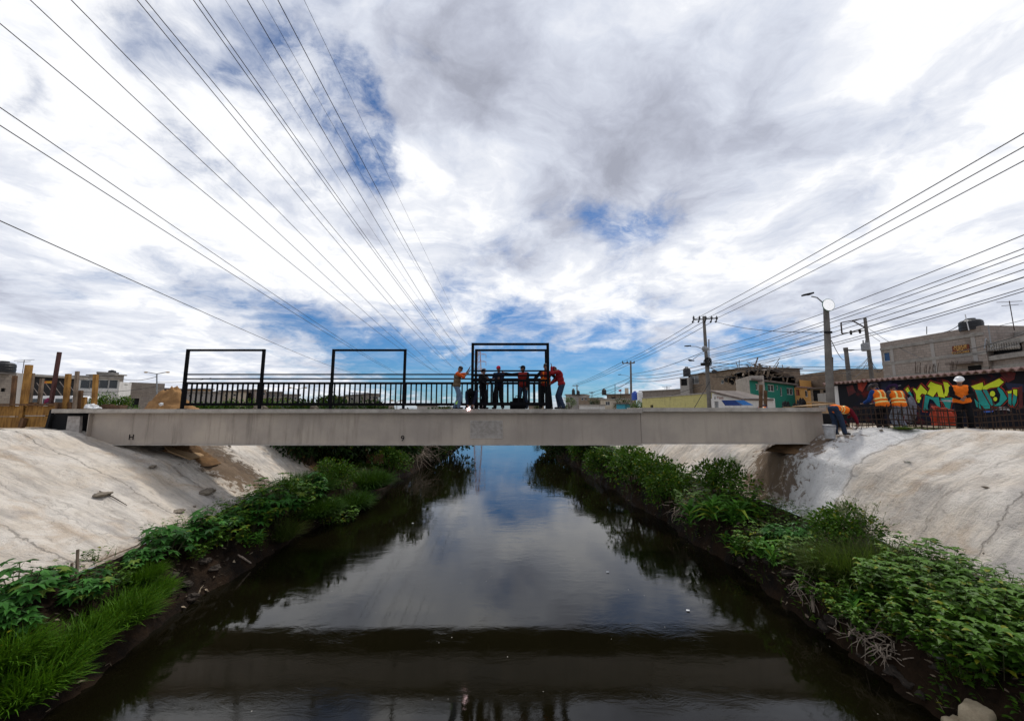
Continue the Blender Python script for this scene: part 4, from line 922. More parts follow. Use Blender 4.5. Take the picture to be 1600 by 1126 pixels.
plant('dock', 0, 395, 852, .8, 'light green dock plant hanging by the grey plank', None, GL)
plant('nettle', 0, 385, 825, 1.25, 'tall leafy bush with pale tips above the grey plank', None, GL)
plant('castor', 0, 430, 812, 1.4, 'castor plant on top of the leafy bushes, left bank', None, GL)
plant('nettle', 1, 440, 798, 1.5, 'leafy bush in the middle of the left bank thicket', None, GL)
plant('mound', 0, 490, 800, 1.9, 'dark green grass mound beside the white slope toe', None, GL)
plant('sedge', 0, 440, 842, 1.1, 'dry sedge drooping to the water under the leafy bush', None, GL)
plant('castor', 2, 490, 785, 1.2, 'castor leaves on the dark grass mound', None, GL)
plant('mound', 0, 475, 765, 2.2, 'wide grass mound reaching under the bridge at left', None, GL)
plant('mound', 0, 570, 757, 2.6, 'round grass mound farthest along the left bank before the dead brush', None, GL)
plant('mound', 0, 540, 790, 2.1, 'dark grass mound overhanging the water at left', None, GL)
plant('small', 0, 520, 815, 1.6, 'leafy plant hanging low over the water, left bank', None, GL)
for k, (px, py, s_, lab) in enumerate(((480, 722, 1.5, 'dark bush at the left edge of the gap under the bridge'), (500, 716, 1.9, 'dark bush behind the left edge of the gap'), (550, 716, 2.0, 'dark bush against the white far slope under the bridge'), (600, 714, 2.1, 'dark bush between the crate and the far water'), (525, 722, 1.6, 'second dark bush under the bridge from the left'), (575, 722, 1.7, 'dark bush behind the brown crate under the bridge'), (625, 722, 1.9, 'dark bush over the dead brush, left bank'), (668, 716, 2.0, 'dark bush near the far left waterline'), (700, 708, 2.4, 'farthest dark bush on the left bank'))):
    plant('dark', k, px, py, s_, lab, None, 'dark bushes beyond the bridge')
for k, (px, py, s_, lab) in enumerate(((860, 704, 2.4, 'farthest dark bush on the right bank'), (885, 712, 1.8, 'dark bush on the far right bank beside the water'), (925, 712, 1.4, 'dark bush under the bridge where the white slope begins'))):
    plant('dark', k, px, py, s_, lab, None, 'dark bushes beyond the bridge')
plant('nettle', 0, 345, 850, 1.0, 'leafy bush between two castor plants on the left bank', None, GL)
plant('castor', 2, 395, 830, 1.1, 'castor plant leaning on the tall leafy bush', None, GL)
plant('round', 0, 455, 790, 1.1, 'dark rounded bush behind the castor plants, left bank', None, GL)
plant('bush', 0, 520, 760, 1.4, 'dark leafy bush between the grass mounds', None, GL)
plant('bush', 1, 610, 742, 1.5, 'dark bush at the end of the grass mounds by the dead brush', None, GL)
plant('castor', 0, 130, 945, .8, 'castor leaves rising out of the near grass', None, GL)
plant('small', 0, 160, 925, 1.0, 'low weeds between the stakes and the near grass', None, GL)
# right bank
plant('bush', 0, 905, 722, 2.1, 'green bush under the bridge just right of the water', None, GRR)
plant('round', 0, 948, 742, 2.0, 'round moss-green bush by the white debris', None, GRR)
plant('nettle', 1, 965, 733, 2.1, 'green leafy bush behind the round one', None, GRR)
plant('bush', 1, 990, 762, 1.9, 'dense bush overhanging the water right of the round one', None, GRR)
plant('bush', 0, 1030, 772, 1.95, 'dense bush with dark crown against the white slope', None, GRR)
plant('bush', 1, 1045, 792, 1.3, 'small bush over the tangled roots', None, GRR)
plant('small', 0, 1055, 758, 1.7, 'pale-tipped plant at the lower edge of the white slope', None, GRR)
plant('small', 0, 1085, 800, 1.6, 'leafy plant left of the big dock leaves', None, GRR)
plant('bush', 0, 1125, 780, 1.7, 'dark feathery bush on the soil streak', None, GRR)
plant('dock', 0, 1105, 832, 1.9, 'large pale dock plant leaning over the water', None, GRR)
plant('dock', 1, 1145, 818, 1.7, 'dock plant beside the large pale one', None, GRR)
plant('nettle', 0, 1150, 800, 1.4, 'leafy plant above the dock plants touching the white slope', None, GRR)
plant('dock', 1, 1150, 868, 1.0, 'low dock plant with yellow leaf near the mud', None, GRR)
plant('small', 0, 1185, 860, 1.3, 'small-leaved plant between two dock plants', None, GRR)
plant('dock', 0, 1215, 885, 1.15, 'dock plant with long leaves in the middle of the right bank', None, GRR)
plant('castor', 1, 1215, 845, .8, 'castor leaves at the toe of the whitest slope', None, GRR)
plant('castor', 0, 1250, 850, .7, 'castor leaves just left of the feathery shrub', None, GRR)
plant('nettle', 0, 1255, 885, .9, 'leafy plant under the castor leaves, right bank', None, GRR)
plant('sedge', 0, 1330, 905, 1.2, 'long dark sedge clump below the feathery shrub', None, GRR)
plant('sedge', 0, 1290, 895, 1.1, 'sedge clump left of the long dark one', None, GRR)
plant('sedge', 0, 1375, 895, 1.1, 'sedge clump right of the long dark one', None, GRR)
plant('bush', 1, 1318, 862, 1.0, 'upright dark green bush next to the feathery shrub', None, GRR)
plant('feather', 0, 1345, 868, 1.15, 'feathery pale shrub standing against the white slope', None, GRR)
plant('small', 0, 1290, 935, 1.0, 'small-leaved plant hanging over the mud left of the dead roots', None, GRR)
plant('small', 0, 1325, 960, 1.0, 'bright leafy plant directly above the bleached wood', None, GRR)
plant('dock', 1, 1350, 965, .75, 'grey-green dock plant over the dead roots', None, GRR)
plant('small', 0, 1385, 990, .9, 'leafy plant above the tangle of dead roots', None, GRR)
plant('nettle', 0, 1400, 930, .9, 'leafy plant at the left foot of the big nettle bush', None, GRR)
for k, (px, py, s_, lab) in enumerate(((1445, 900, 1.05, 'top of the big nettle bush against the slope'), (1430, 950, 1.0, 'left part of the big nettle bush with pale leaves'), (1490, 930, 1.0, 'nettle plant on the right shoulder of the big bush'), (1500, 975, 1.1, 'nettle plant in the centre of the big bush'), (1550, 985, 1.0, 'nettle plant right of the centre of the big bush'), (1550, 1035, .95, 'nettle plant over the sandy rock'), (1600, 1020, 1.0, 'nettle plant cut by the right edge above the rock'), (1455, 995, .8, 'low nettle plant over the crumpled plastic'), (1608, 985, .8, 'topmost nettle plant at the right edge'), (1500, 1040, .7, 'lowest nettle sprig left of the sandy rock'), (1640, 1060, .9, 'nettle plant at the far lower right edge'))):
    plant('nettle', k, px, py, s_, lab, None, GRR)
plant('small', 0, 1495, 1062, .35, 'tiny sprig in the dark mud near the bleached stick', None, GRR)
plant('small', 0, 1520, 1072, .4, 'tiny leafy sprig touching the sandy rock', None, GRR)
plant('small', 0, 1145, 728, .9, 'dark weed tuft alone on the slope under the bridge, right', None, GRR)
for px, py, s_, lab in ((1418, 722, .28, 'small green weed alone in the middle of the right slope'), (1412, 671, .55, 'grass-like weed on the crest under the rebar cage'), (1440, 671, .5, 'second weed on the crest under the rebar cage'), (1465, 671, .45, 'rightmost weed on the crest under the rebar cage')):
    plant('small' if s_ < .3 else 'sedge', 0, px, py, s_, lab, None, 'weeds on the right slope', squash=.35)
plant('grassc', 1, 300, 690, .3, 'tiny grass tuft beside the plywood board under the bridge', None, GL)
# ground-cover on the mud: many low leaves and blades
def cover(name, side, y0, y1, n, lab, seed, bare):
    rnd.seed(seed); g = MB()
    while n > 0:
        y = y0 + (y1 - y0) * rnd.random() ** 1.6; P_ = prof(side, y); d = rnd.uniform(P_[5][0] - .45, P_[6][0] + .3)
        if bare(y, d): continue
        if noise.noise(Vector((y * .7, d, seed))) < -.22: continue
        n -= 1; x = axis(y) + side * d; z = zt(x, y)
        if rnd.random() < .6:
            a = rnd.uniform(0, 6.28); blade(g, (x, y, z), Vector((math.cos(a) * .5, math.sin(a) * .5, 1)), rnd.uniform(.15, .45), .014, rnd.random() * .8, .3)
        else:
            for _ in range(4): a = rnd.uniform(0, 6.28); addleaf(g, (x, y, z + rnd.uniform(.02, .32)), Vector((math.cos(a), math.sin(a), .3)), rnd.uniform(.06, .15), .06, rnd.random(), .3, 'ovate')
    o = g.build(name, L_bush, loc=(0, 0, 0), fixn=False); tag(o, lab, None, None, 'stuff')
cover('ground_cover', -1, 4, 45, 5200, 'low weeds and grass on the left mud bank', 3, lambda y, d: 7.6 < y < 13.2 and d < 9.25)
cover('ground_cover', 1, 4, 50, 7000, 'low weeds and grass on the right mud bank', 4, lambda y, d: False)

# ---- debris, roots, stones
def twigs(name, px, py, n, rad, lab, m, seed, h=.3, thick=.012, cat='dead roots'):
    rnd.seed(seed); c = drop(px, py); g = MB()
    for k in range(n):
        p = c + Vector((rnd.gauss(0, rad * .5), rnd.gauss(0, rad * .5), rnd.uniform(0, h))); pts = [p]; d = Vector((rnd.gauss(0, 1), rnd.gauss(0, 1), rnd.gauss(-.2, .6))).normalized()
        for j in range(4): d = (d + Vector((rnd.gauss(0, .4), rnd.gauss(0, .4), rnd.gauss(-.1, .3)))).normalized(); pts.append(pts[-1] + d * rad * .35)
        g.tube(pts, [thick, thick * .8, thick * .6, thick * .4, thick * .2], 5)
    tag(g.build(name, m), lab, cat)
twigs('dead_roots', 1390, 1025, 55, .28, 'pale tangle of dead roots hanging over the near right water edge', M_dead, 1)
twigs('dead_roots', 1355, 1000, 46, .35, 'long bleached roots left of the big pale tangle', M_dead, 2)
twigs('dead_roots', 1070, 800, 60, .5, 'brown roots hanging under the small bush at mid right bank', M_dead, 3)
twigs('dead_roots', 1265, 925, 40, .35, 'grey twigs on the mud left of the bleached wood', M_dead, 4)
twigs('dead_brush', 640, 712, 170, 1.6, 'tangled dead brush on the far left bank', M_dead, 5, 1.3, .02, 'brush')
twigs('dead_brush', 595, 722, 110, 1.3, 'dead brush right above the far grass mound', M_dead, 6, .8, .018, 'brush')
def stick(a, b, w, lab, m=M_dead, cat='stick', Y=None):
    g = MB(); p, q = (drop(*a), drop(*b)) if Y is None else (at(*a, Y), at(*b, Y)); p = p + Vector((0, 0, .03)); q = q + Vector((0, 0, .03)); mid = (p + q) / 2 + Vector((0, 0, .03)); g.tube([p, mid, q], [w, w * .9, w * .6], 7); tag(g.build('stick', m), lab, cat)
stick((364, 866), (392, 881), .035, 'straight grey stick lying on the mud toward the water', M_dead)
stick((1270, 936), (1272, 965), .05, 'bleached upright wood stump at the right water edge')
stick((1410, 1003), (1450, 1006), .02, 'thin bleached branch over the dead roots')
stick((100, 905), (225, 850), .02, 'long thin rod along the lower edge of the left slope', M_woodg)
stick((1172, 808), (1225, 832), .02, 'thin rod along the toe of the white right slope', M_woodg)
stick((1482, 795), (1498, 786), .025, 'short dark stick on the upper right slope', M_rust)
stick((155, 770), (198, 792), .015, 'dark thin twig on the left slope beside the flat stone', M_rust)
s1 = at(119.5, 910, drop(119, 908).y); 
for (a, b, w, lab) in (((119.5, 912), (121.5, 858), .018, 'taller of two wooden stakes at the toe of the left slope'), ((110, 912), (112.5, 879), .016, 'shorter of two wooden stakes at the toe of the left slope')):
    yy = drop(a[0], a[1] - 3).y; g = MB(); g.bar(at(*a, yy), at(*b, yy), w * 2, w * 2, (0, 1, 0)); tag(g.build('wooden_stake', M_woodg), lab, 'stake', 'stakes on the left slope')
def rocks(lst, m, grp, nm='rock'):
    for k, (px, py, sx, sy, sz, lab) in enumerate(lst):
        p = drop(px, py); lump(nm, (p.x, p.y, p.z - sz * .15), (sx, sy, sz), m, lab, 'rock', grp, seed=k * 3 + sx * 10)
rocks([(324, 771, .62, .4, .22, 'biggest grey-brown stone on the left slope'), (280, 800, .4, .3, .12, 'flat stone low on the left slope near the crack'), (303, 794, .12, .1, .1, 'small dark round stone beside the flat stone'), (162, 775, .42, .28, .14, 'flat dark stone in the middle of the left slope'),
       (238, 730, .4, .2, .08, 'grey slab just left of the plywood board'), (318, 712, .2, .2, .1, 'stone right of the plywood board'), (358, 699, .16, .16, .14, 'small blue-grey lump under the bridge')], M_rock, 'stones on the left slope')
rocks([(1247, 770, .14, .1, .08, 'dark stone on the whitest part of the right slope'), (1540, 762, .12, .1, .06, 'small dark stone high on the right slope'), (1540, 868, .1, .1, .07, 'small stone low on the right slope'), (1377, 673, .14, .12, .06, 'pebble on the right crest below the vested pair'), (1400, 655, .1, .1, .05, 'small pebble just under the rebar cage')], M_rock, 'stones on the right slope')
rnd.seed(5); lst = []
MUD = [(270, 900), (290, 915), (262, 930), (320, 880), (335, 890), (300, 935), (355, 875), (250, 920), (1235, 900), (1250, 925), (1300, 975), (1330, 1000), (1420, 1070), (1440, 1090), (1200, 880), (1180, 875), (1345, 1030), (1465, 1045), (1480, 1085), (1160, 880), (1290, 985), (1360, 1045), (1400, 1060)]
for k, (px, py) in enumerate(MUD):
    side = 'left' if px < 800 else 'right'; s_ = rnd.uniform(.14, .34); p = drop(px, py)
    lump('mud_clod', (p.x, p.y, p.z - .04), (s_, s_ * .8, s_ * .55), M_mudrock, 'dark clod of mud on the ' + side + ' water edge', 'mud clod', 'mud clods on the ' + side + ' water edge', seed=k * 2.7)
# sandy boulder slab at the lower right
sb = [onz(*q, .55) for q in ((1497, 1100), (1520, 1066), (1560, 1058), (1640, 1050), (1700, 1100), (1640, 1100), (1588, 1108), (1545, 1118), (1525, 1112))]
def slab(name, pts, th, m, lab, cat, amp=.03):
    g = MB(); c = sum(pts, Vector()) / len(pts); n = len(pts); rings = [(1.0, -th), (1.03, -th * .4), (1.0, -.03), (.94, 0), (.7, .02), (.4, .03), (.01, .03)]; vs = []; P2 = []
    for k in range(n):
        for j in range(6): P2.append(pts[k].lerp(pts[(k + 1) % n], j / 6))
    n2 = len(P2)
    for s_, z in rings:
        for q in P2:
            v = c + (q - c) * s_; nn = noise.fractal(v * 4, .9, 2.1, 4); vs.append(Vector((v.x + nn * amp, v.y + nn * amp, v.z + z + nn * amp)))
    fs = [(i * n2 + k, i * n2 + (k + 1) % n2, (i + 1) * n2 + (k + 1) % n2, (i + 1) * n2 + k) for i in range(len(rings) - 1) for k in range(n2)]
    g.add(vs, fs); tag(g.build(name, m, smooth=True), lab, cat)
M_sand = simple('sandy_concrete', (.46, .38, .26), (.30, .24, .16), 5, .95, 0, .9, .1)
slab('concrete_slab', sb, .35, M_sand, 'sandy broken slab at the lower right water edge', 'slab')
slab('concrete_slab', [onz(*q, .25) for q in ((1470, 1122), (1492, 1116), (1512, 1126), (1490, 1140))], .2, M_sand, 'small sandy fragment left of the big broken slab', 'slab')
# plywood board lying on the slope under the bridge
bp = [drop(*q) + Vector((0, 0, .16)) for q in ((252, 700), (279, 697), (318, 719), (296, 726), (262, 712))]
g = MB(); g.poly(bp, (0, 0, .05)); tag(g.build('plywood_board', M_ply), 'curved tan plywood board lying on the left slope under the bridge', 'board')
g = MB(); p = at(587, 716, 27); g.box((p.x, p.y, p.z), (1.1, .4, .6)); tag(g.build('crate', M_woodb), 'small brown crate in the dead brush under the bridge', 'crate')
g = MB(); p = drop(1468, 1025); g.ell(p + Vector((0, 0, .05)), (.18, .12, .05), Matrix.Rotation(.4, 3, 'Z'), 16, 10); g.v = [v + Vector((0, 0, noise.noise(v * 14) * .05)) for v in g.v]; tag(g.build('plastic_bag', simple('pale_bag', (.16, .16, .15), (.08, .08, .07), 12, .5)), 'crumpled grey plastic bag below the nettle bush', 'bag')
for k, (px, py, lab) in enumerate(((949.5, 893, 'small white scrap floating mid canal'), (1075, 953, 'tiny white scrap floating near the right bank'), (645, 817, 'white scrap floating under the bridge at left'), (936, 750, 'white litter at the foot of the round bush'), (860, 706, 'white scrap at the far right water edge'))):
    p = onz(px, py, .02); g = MB(); g.poly([p + Vector((-.05, -.02, 0)), p + Vector((.03, -.03, .006)), p + Vector((.05, .02, 0)), p + Vector((-.03, .03, .008))], (0, 0, .004)); tag(g.build('litter', M_white), lab, 'litter', 'white floating litter')

def scatter(name, side, y0, y1, n, lab, seed):
    rnd.seed(seed); g = MB()
    for k in range(n):
        y = y0 + (y1 - y0) * rnd.random() ** 1.5; P_ = prof(side, y); d = rnd.uniform(P_[3][0], P_[5][0] + .5); x = axis(y) + side * d; p = Vector((x, y, zt(x, y) + .02)); a = rnd.uniform(0, 6.28); l = rnd.uniform(.03, .11)
        u = Vector((math.cos(a), math.sin(a), rnd.uniform(-.6, .6))) * l; v = Vector((-math.sin(a), math.cos(a), rnd.uniform(-.5, .5))) * l * rnd.uniform(.15, .6); g.poly([p - u, p - v * .8 + u * .2, p + u, p + v], (0, 0, .006))
    tag(g.build(name, mat('litter_mix', lambda N, b: setc(N, b, N.mix(N.mr(N.noise(objco(N), 4.0, 5, .7), .40, .62), (.30, .24, .17), (.05, .035, .025)), .9, spec=.1)), loc=(0, 0, 0)), lab, None, None, 'stuff')
scatter('plant_debris', 1, 4.5, 22, 900, 'dead leaves and scraps on the right mud edge', 1)
scatter('plant_debris', -1, 4.5, 18, 320, 'dead leaves and scraps on the left mud edge', 2)
# ------------------------------------------------------------------ buildings
C_blk = blockm('grey_block', (.27, .235, .20), (.21, .18, .155), (.15, .135, .12))
C_blk2 = blockm('brown_block', (.27, .21, .155), (.20, .15, .11), (.14, .115, .09))
C_blkp = blockm('pinkish_block', (.33, .28, .245), (.27, .225, .195), (.19, .17, .15))
C_wht = plaster('white_plaster', (.60, .59, .57)); C_grey = plaster('grey_plaster', (.33, .31, .29)); C_teal = plaster('turquoise_plaster', (.01, .17, .12), (.015, .07, .055), .35); C_or = plaster('ochre_plaster', (.50, .27, .08), (.3, .16, .06), .4)
C_lem = blockm('lemon_block', (.50, .46, .19), (.45, .41, .17), (.38, .35, .15)); C_cream = plaster('cream_plaster', (.48, .42, .33)); C_pale = blockm('pale_block', (.46, .41, .36), (.38, .34, .30), (.3, .27, .24)); C_aqua = plaster('aqua_plaster', (.06, .33, .45))
M_slab = simple('slab_concrete', (.33, .31, .28), (.2, .185, .17), 2, .9, 0, .4, .2); M_tin = simple('tin_roof', (.16, .13, .115), (.08, .06, .05), 2, .8); M_frame = simple('window_frame_paint', (.62, .62, .6), (.45, .45, .43), 4, .6)
M_rooft = simple('faded_red_roofing', (.26, .16, .14), (.15, .09, .08), 5, .9); M_blueg = simple('blue_shade', (.03, .09, .22), None, 3, .6); M_shut = simple('red_shutter', (.28, .07, .03), (.18, .05, .02), 8, .7)
def hitplane(px, py, P0, n):
    d = ray(px, py); t = (P0 - CAM).dot(n) / d.dot(n); return CAM + d * t
class Bld:
    def __init__(s, name, lab, cat, pl, Dl, pr, Dr, ytop, m, depth=6.0, zb=4.0, group=None, ops=(), roof=None, at_px=None):
        a = at(pl, ytop, Dl); b = at(pr, ytop, Dr); s.P = Vector((a.x, a.y, 0)); s.Q = Vector((b.x, b.y, 0)); s.u = (s.Q - s.P).normalized(); s.n = Vector((-s.u.y, s.u.x, 0))
        if s.n.y < 0: s.n = -s.n
        if s.n.dot(Vector(((a.x + b.x) / 2, (a.y + b.y) / 2, 0))) < 0: s.n = -s.n
        ref = at_px if at_px else (pl + pr) / 2; s.zt = hitplane(ref, ytop, s.P, s.n).z; s.zb = zb; s.L = (s.Q - s.P).length
        s.o = thing(name, (s.P.x, s.P.y, zb), lab, cat, group)
        O = []
        for op in ops:
            A = hitplane(op[0], op[1], s.P, s.n); B = hitplane(op[2], op[3], s.P, s.n); u0 = (A - s.P).dot(s.u); u1 = (B - s.P).dot(s.u)
            O.append((max(min(u0, u1), .05), min(max(u0, u1), s.L - .05), max(min(A.z, B.z), zb + .02), min(max(A.z, B.z), s.zt - .05), op[4] if len(op) > 4 else 'w'))
        us = sorted({0, s.L} | {q for o in O for q in o[:2]}); zs = sorted({zb, s.zt} | {q for o in O for q in o[2:4]}); g = MB(); Pq = s.P + s.n * depth; Qq = s.Q + s.n * depth; ex = s.n
        if s.P.x > 0 and Pq.x / Pq.y < s.P.x / s.P.y: ex = s.P.normalized()
        elif s.Q.x < 0 and Qq.x / Qq.y > s.Q.x / s.Q.y: ex = s.Q.normalized()
        U = lambda u, z, d=0: s.P + s.u * u + (s.n * d if d < .3 else ex * d) + Vector((0, 0, z))
        for i in range(len(us) - 1):
            for j in range(len(zs) - 1):
                um, zm = (us[i] + us[i + 1]) / 2, (zs[j] + zs[j + 1]) / 2
                if any(o[0] < um < o[1] and o[2] < zm < o[3] for o in O): continue
                g.add([U(us[i], zs[j]), U(us[i + 1], zs[j]), U(us[i + 1], zs[j + 1]), U(us[i], zs[j + 1])], [(0, 1, 2, 3)])
        for o in O:
            c = [(o[0], o[2]), (o[1], o[2]), (o[1], o[3]), (o[0], o[3])]
            for k in range(4): p, q = c[k], c[(k + 1) % 4]; g.add([U(*p), U(*q), U(*q, .18), U(*p, .18)], [(0, 1, 2, 3)])
        D = depth; L = s.L; zt_ = s.zt
        g.add([U(0, zb), U(0, zt_), U(0, zt_, D), U(0, zb, D)], [(0, 1, 2, 3)]); g.add([U(L, zb), U(L, zt_), U(L, zt_, D), U(L, zb, D)], [(0, 3, 2, 1)])
        g.add([U(0, zb, D), U(L, zb, D), U(L, zt_, D), U(0, zt_, D)], [(3, 2, 1, 0)]); g.add([U(0, zt_), U(L, zt_), U(L, zt_, D), U(0, zt_, D)], [(0, 1, 2, 3)])
        g.build('wall', m, s.o, uvdir=s.u, fixn=False)
        for o in O:
            k = o[4]; w = o[1] - o[0]; h = o[3] - o[2]
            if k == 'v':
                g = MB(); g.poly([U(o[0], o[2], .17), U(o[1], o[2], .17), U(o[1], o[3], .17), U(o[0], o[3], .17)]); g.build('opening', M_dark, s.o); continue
            fr = MB(); t = min(.07, w * .08); fm = {'s': M_shut, 'd': M_frame}.get(k, M_frame)
            for (u0, u1, z0, z1) in ((o[0], o[1], o[2], o[2] + t), (o[0], o[1], o[3] - t, o[3]), (o[0], o[0] + t, o[2] + t, o[3] - t), (o[1] - t, o[1], o[2] + t, o[3] - t)) + ((((o[0] + o[1]) / 2 - t / 2, (o[0] + o[1]) / 2 + t / 2, o[2] + t, o[3] - t),) if w > 1.0 and k != 's' else ()):
                fr.poly([U(u0, z0, .05), U(u1, z0, .05), U(u1, z1, .05), U(u0, z1, .05)], s.n * .05)
            win = fr.build('door' if k == 'd' else ('shutter' if k == 's' else 'window'), fm, s.o)
            g = MB(); g.poly([U(o[0] + .01, o[2] + .01, .11), U(o[1] - .01, o[2] + .01, .11), U(o[1] - .01, o[3] - .01, .11), U(o[0] + .01, o[3] - .01, .11)], s.n * .02)
            g.build('pane', {'s': M_shut, 'b': M_blueg, 'p': M_steel}.get(k, M_glass), win)
        if roof:
            g = MB(); ov = roof[1]; g.poly([U(-ov, zt_, -ov), U(L + ov, zt_, -ov), U(L + ov, zt_, D + ov), U(-ov, zt_, D + ov)], (0, 0, roof[2])); g.build('roof', roof[0], s.o)
        s.U = U
    def onwall(s, px, py, d=0): return hitplane(px, py, s.P, s.n) + s.n * d
    def band(s, y, th, m, name='beam', d=-.04, x0=None, x1=None):
        A = s.onwall(x0, y) if x0 else None; z = (A or s.onwall((800 + 0 * 1) if False else s.mid(), y)).z
        u0 = (A - s.P).dot(s.u) if A else 0; u1 = (s.onwall(x1, y) - s.P).dot(s.u) if x1 else s.L
        g = MB(); g.poly([s.U(u0, z - th / 2, d), s.U(u1, z - th / 2, d), s.U(u1, z + th / 2, d), s.U(u0, z + th / 2, d)], s.n * .1); return g.build(name, m, s.o)
    def mid(s):
        c = (s.P + s.Q) / 2; return 800 + F * (c.x) / (c.y)
def tank(px, pb, Y, w, h, lab, m=M_tank, group='rooftop water tanks'):
    p = at(px, pb, Y); k = Y / F; r = w / 2 * k; H = h * k; g = MB()
    pr = [(r, 0), (r, H * .18), (r * 1.03, H * .2), (r * 1.03, H * .25), (r, H * .27), (r, H * .5), (r * 1.03, H * .52), (r, H * .56), (r * .98, H * .72), (r * .8, H * .84), (r * .45, H * .9), (r * .42, H), (r * .3, H * 1.02)]
    g.lathe(p, pr, 24); return tag(g.build('water_tank', m), lab, 'water tank', group)
def antenna(px, pb, pt, Y, lab, tilt=0, cross=True):
    g = MB(); a, b = at(px, pb, Y), at(px + tilt, pt, Y); g.tube([a, b], .025 * max(1, Y / 35), 6)
    if cross:
        for t, w in ((.97, .9), (.85, .6)): c = a.lerp(b, t); g.tube([c - Vector((w, 0, .05)), c + Vector((w, 0, .05))], .018 * max(1, Y / 35), 5)
    return tag(g.build('antenna', M_rust), lab, 'antenna', 'rooftop antennas')
# --- right side
b1 = Bld('block_house', 'big bare block house with black tank and brown painted sign', 'house', 1373, 34, 1537, 26.7, 522, C_blkp, 9, ops=((1379, 551, 1391, 564, 'b'),))
b1.band(533.5, .22, M_slab, 'roof_slab', -.06); b1.band(560, .25, M_slab, 'beam', -.03); b1.band(583, .2, M_slab, 'beam', -.03)
g = MB()
for px in (1391, 1455, 1520):
    A = b1.onwall(px, 550); u = (A - b1.P).dot(b1.u); g = MB(); g.poly([b1.U(u, 4, -.02), b1.U(u + .25, 4, -.02), b1.U(u + .25, b1.zt - .4, -.02), b1.U(u, b1.zt - .4, -.02)], b1.n * .06); g.build('column', C_grey, b1.o)
sg = [b1.onwall(*q, -.08) for q in ((1489, 541), (1515, 537.5), (1516, 550), (1490, 553))]
signo = thing('painted_sign', sg[3], 'rust-brown board with yellow hand lettering on the big block house', 'sign')
g = MB(); g.poly(sg, b1.n * .05); g.build('board', simple('sign_brown', (.17, .045, .02), (.12, .03, .015), 6, .8), signo)
M_yel = simple('sign_yellow', (.62, .38, .12), (.5, .3, .1), 6, .8)
ang = math.atan2(b1.u.y, b1.u.x)
for k, s_ in enumerate(('AQUI SE', 'CORTES', 'POR', 'TELEFONO')):
    glyph('lettering', s_, b1.onwall(1502.5, 540.9 + k * 3.15, -.11), .22, M_yel, signo, (R(90), 0, ang), .01)
a, b_, c_, d_ = (b1.onwall(*q, 0) for q in ((1494, 570), (1546, 564), (1546, 579), (1512, 582)))
g = MB(); A = b1.onwall(1494, 570); B = b1.onwall(1536, 567); g.poly([A, A + (B - A), A + (B - A) - b1.n * .9, A - b1.n * .9], (0, 0, .14)); g.build('awning', M_tin, b1.o)
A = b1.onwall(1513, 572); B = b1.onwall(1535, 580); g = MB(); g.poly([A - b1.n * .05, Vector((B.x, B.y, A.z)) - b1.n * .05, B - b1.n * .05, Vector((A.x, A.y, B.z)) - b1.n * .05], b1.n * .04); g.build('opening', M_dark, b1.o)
tank(1518.5, 516, 27.6, 27, 19, 'big black water tank on the corner of the big block house')
g = MB(); g.tube([at(1514, 516, 27), at(1508, 491, 27)], .03, 6); tag(g.build('pipe', M_white), 'white pipe leaning on the big black tank', 'pipe')
for k, (px, pb) in enumerate(((1430, 584), (1444, 584), (1456, 583), (1485, 580))):
    g = MB(); Y = 26
    for j in range(5): g.tube([at(px + j * 2, pb, Y), at(px + j * 2.3 + random.uniform(-3, 3), pb - random.uniform(10, 20), Y)], .018, 4)
    tag(g.build('rebar_bundle', M_rust), ('forked rusty starter bars above the graffiti wall', 'straight starter bars right of the forked ones', 'thin starter bars before the big block house', 'starter bars nearest the dark awning')[k], 'starter bars', 'starter bars above the graffiti wall')
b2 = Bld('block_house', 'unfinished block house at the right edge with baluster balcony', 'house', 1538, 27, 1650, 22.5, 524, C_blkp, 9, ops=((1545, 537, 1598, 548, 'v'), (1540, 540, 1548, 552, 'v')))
b2.band(530, .35, M_slab, 'parapet', -.12); b2.band(553, .3, M_slab, 'balcony_slab', -.25); b2.band(570, .3, M_slab, 'beam', -.12)
for k in range(14):
    p = b2.onwall(1547 + k * 4, 549 - k * .35, -.2); g = MB(); g.lathe(p, [(.04, 0), (.08, .12), (.04, .3), (.05, .5)], 8); g.build('baluster', M_slab, b2.o)
b3 = Bld('stair_tower', 'grey plastered stair tower rising over the house at the right edge', 'tower', 1578, 27, 1660, 24, 513, C_grey, 4)
g = MB(); g.tube([at(1549, 542, 22), at(1544, 508, 22)], .03, 6); g.tube([at(1540, 529, 22), at(1556, 547, 22)], .035, 6); g.tube([at(1540, 529, 22), at(1538, 545, 22)], .03, 6); tag(g.build('scaffold_pipe', M_steel), 'bare metal pipes leaning at the corner of the balcony', 'pipe')
antenna(1585, 516, 470, 26, 'tall cross antenna on the stair tower at the right edge', -8)
antenna(1448, 522, 510, 30, 'short bare rod on the roof of the big block house', 0, False)
# graffiti wall
gw = Bld('graffiti_wall', 'low black wall with yellow and teal graffiti under a corrugated roof edge', 'wall', 1301, 25, 1660, 14.9, 590, mat('black_mural', lambda N, b: setc(N, b, (lambda co: N.mix(N.mr(N.noise(co, .8, 6, .6), .56, .68), N.mix(N.mr(N.noise(co, .6, 5, .6), .52, .66), (.006, .006, .010), (.004, .006, .022)), N.mix(N.noise(co, 3, 6, .6), (.16, .010, .006), (.05, .006, .006))))(objco(N)), .75, 0, N.noise(objco(N), 8, 5, .6), .2, .01, .2)), .25, zb=4.1, at_px=1600 if False else 1450)
gw_n = gw.n
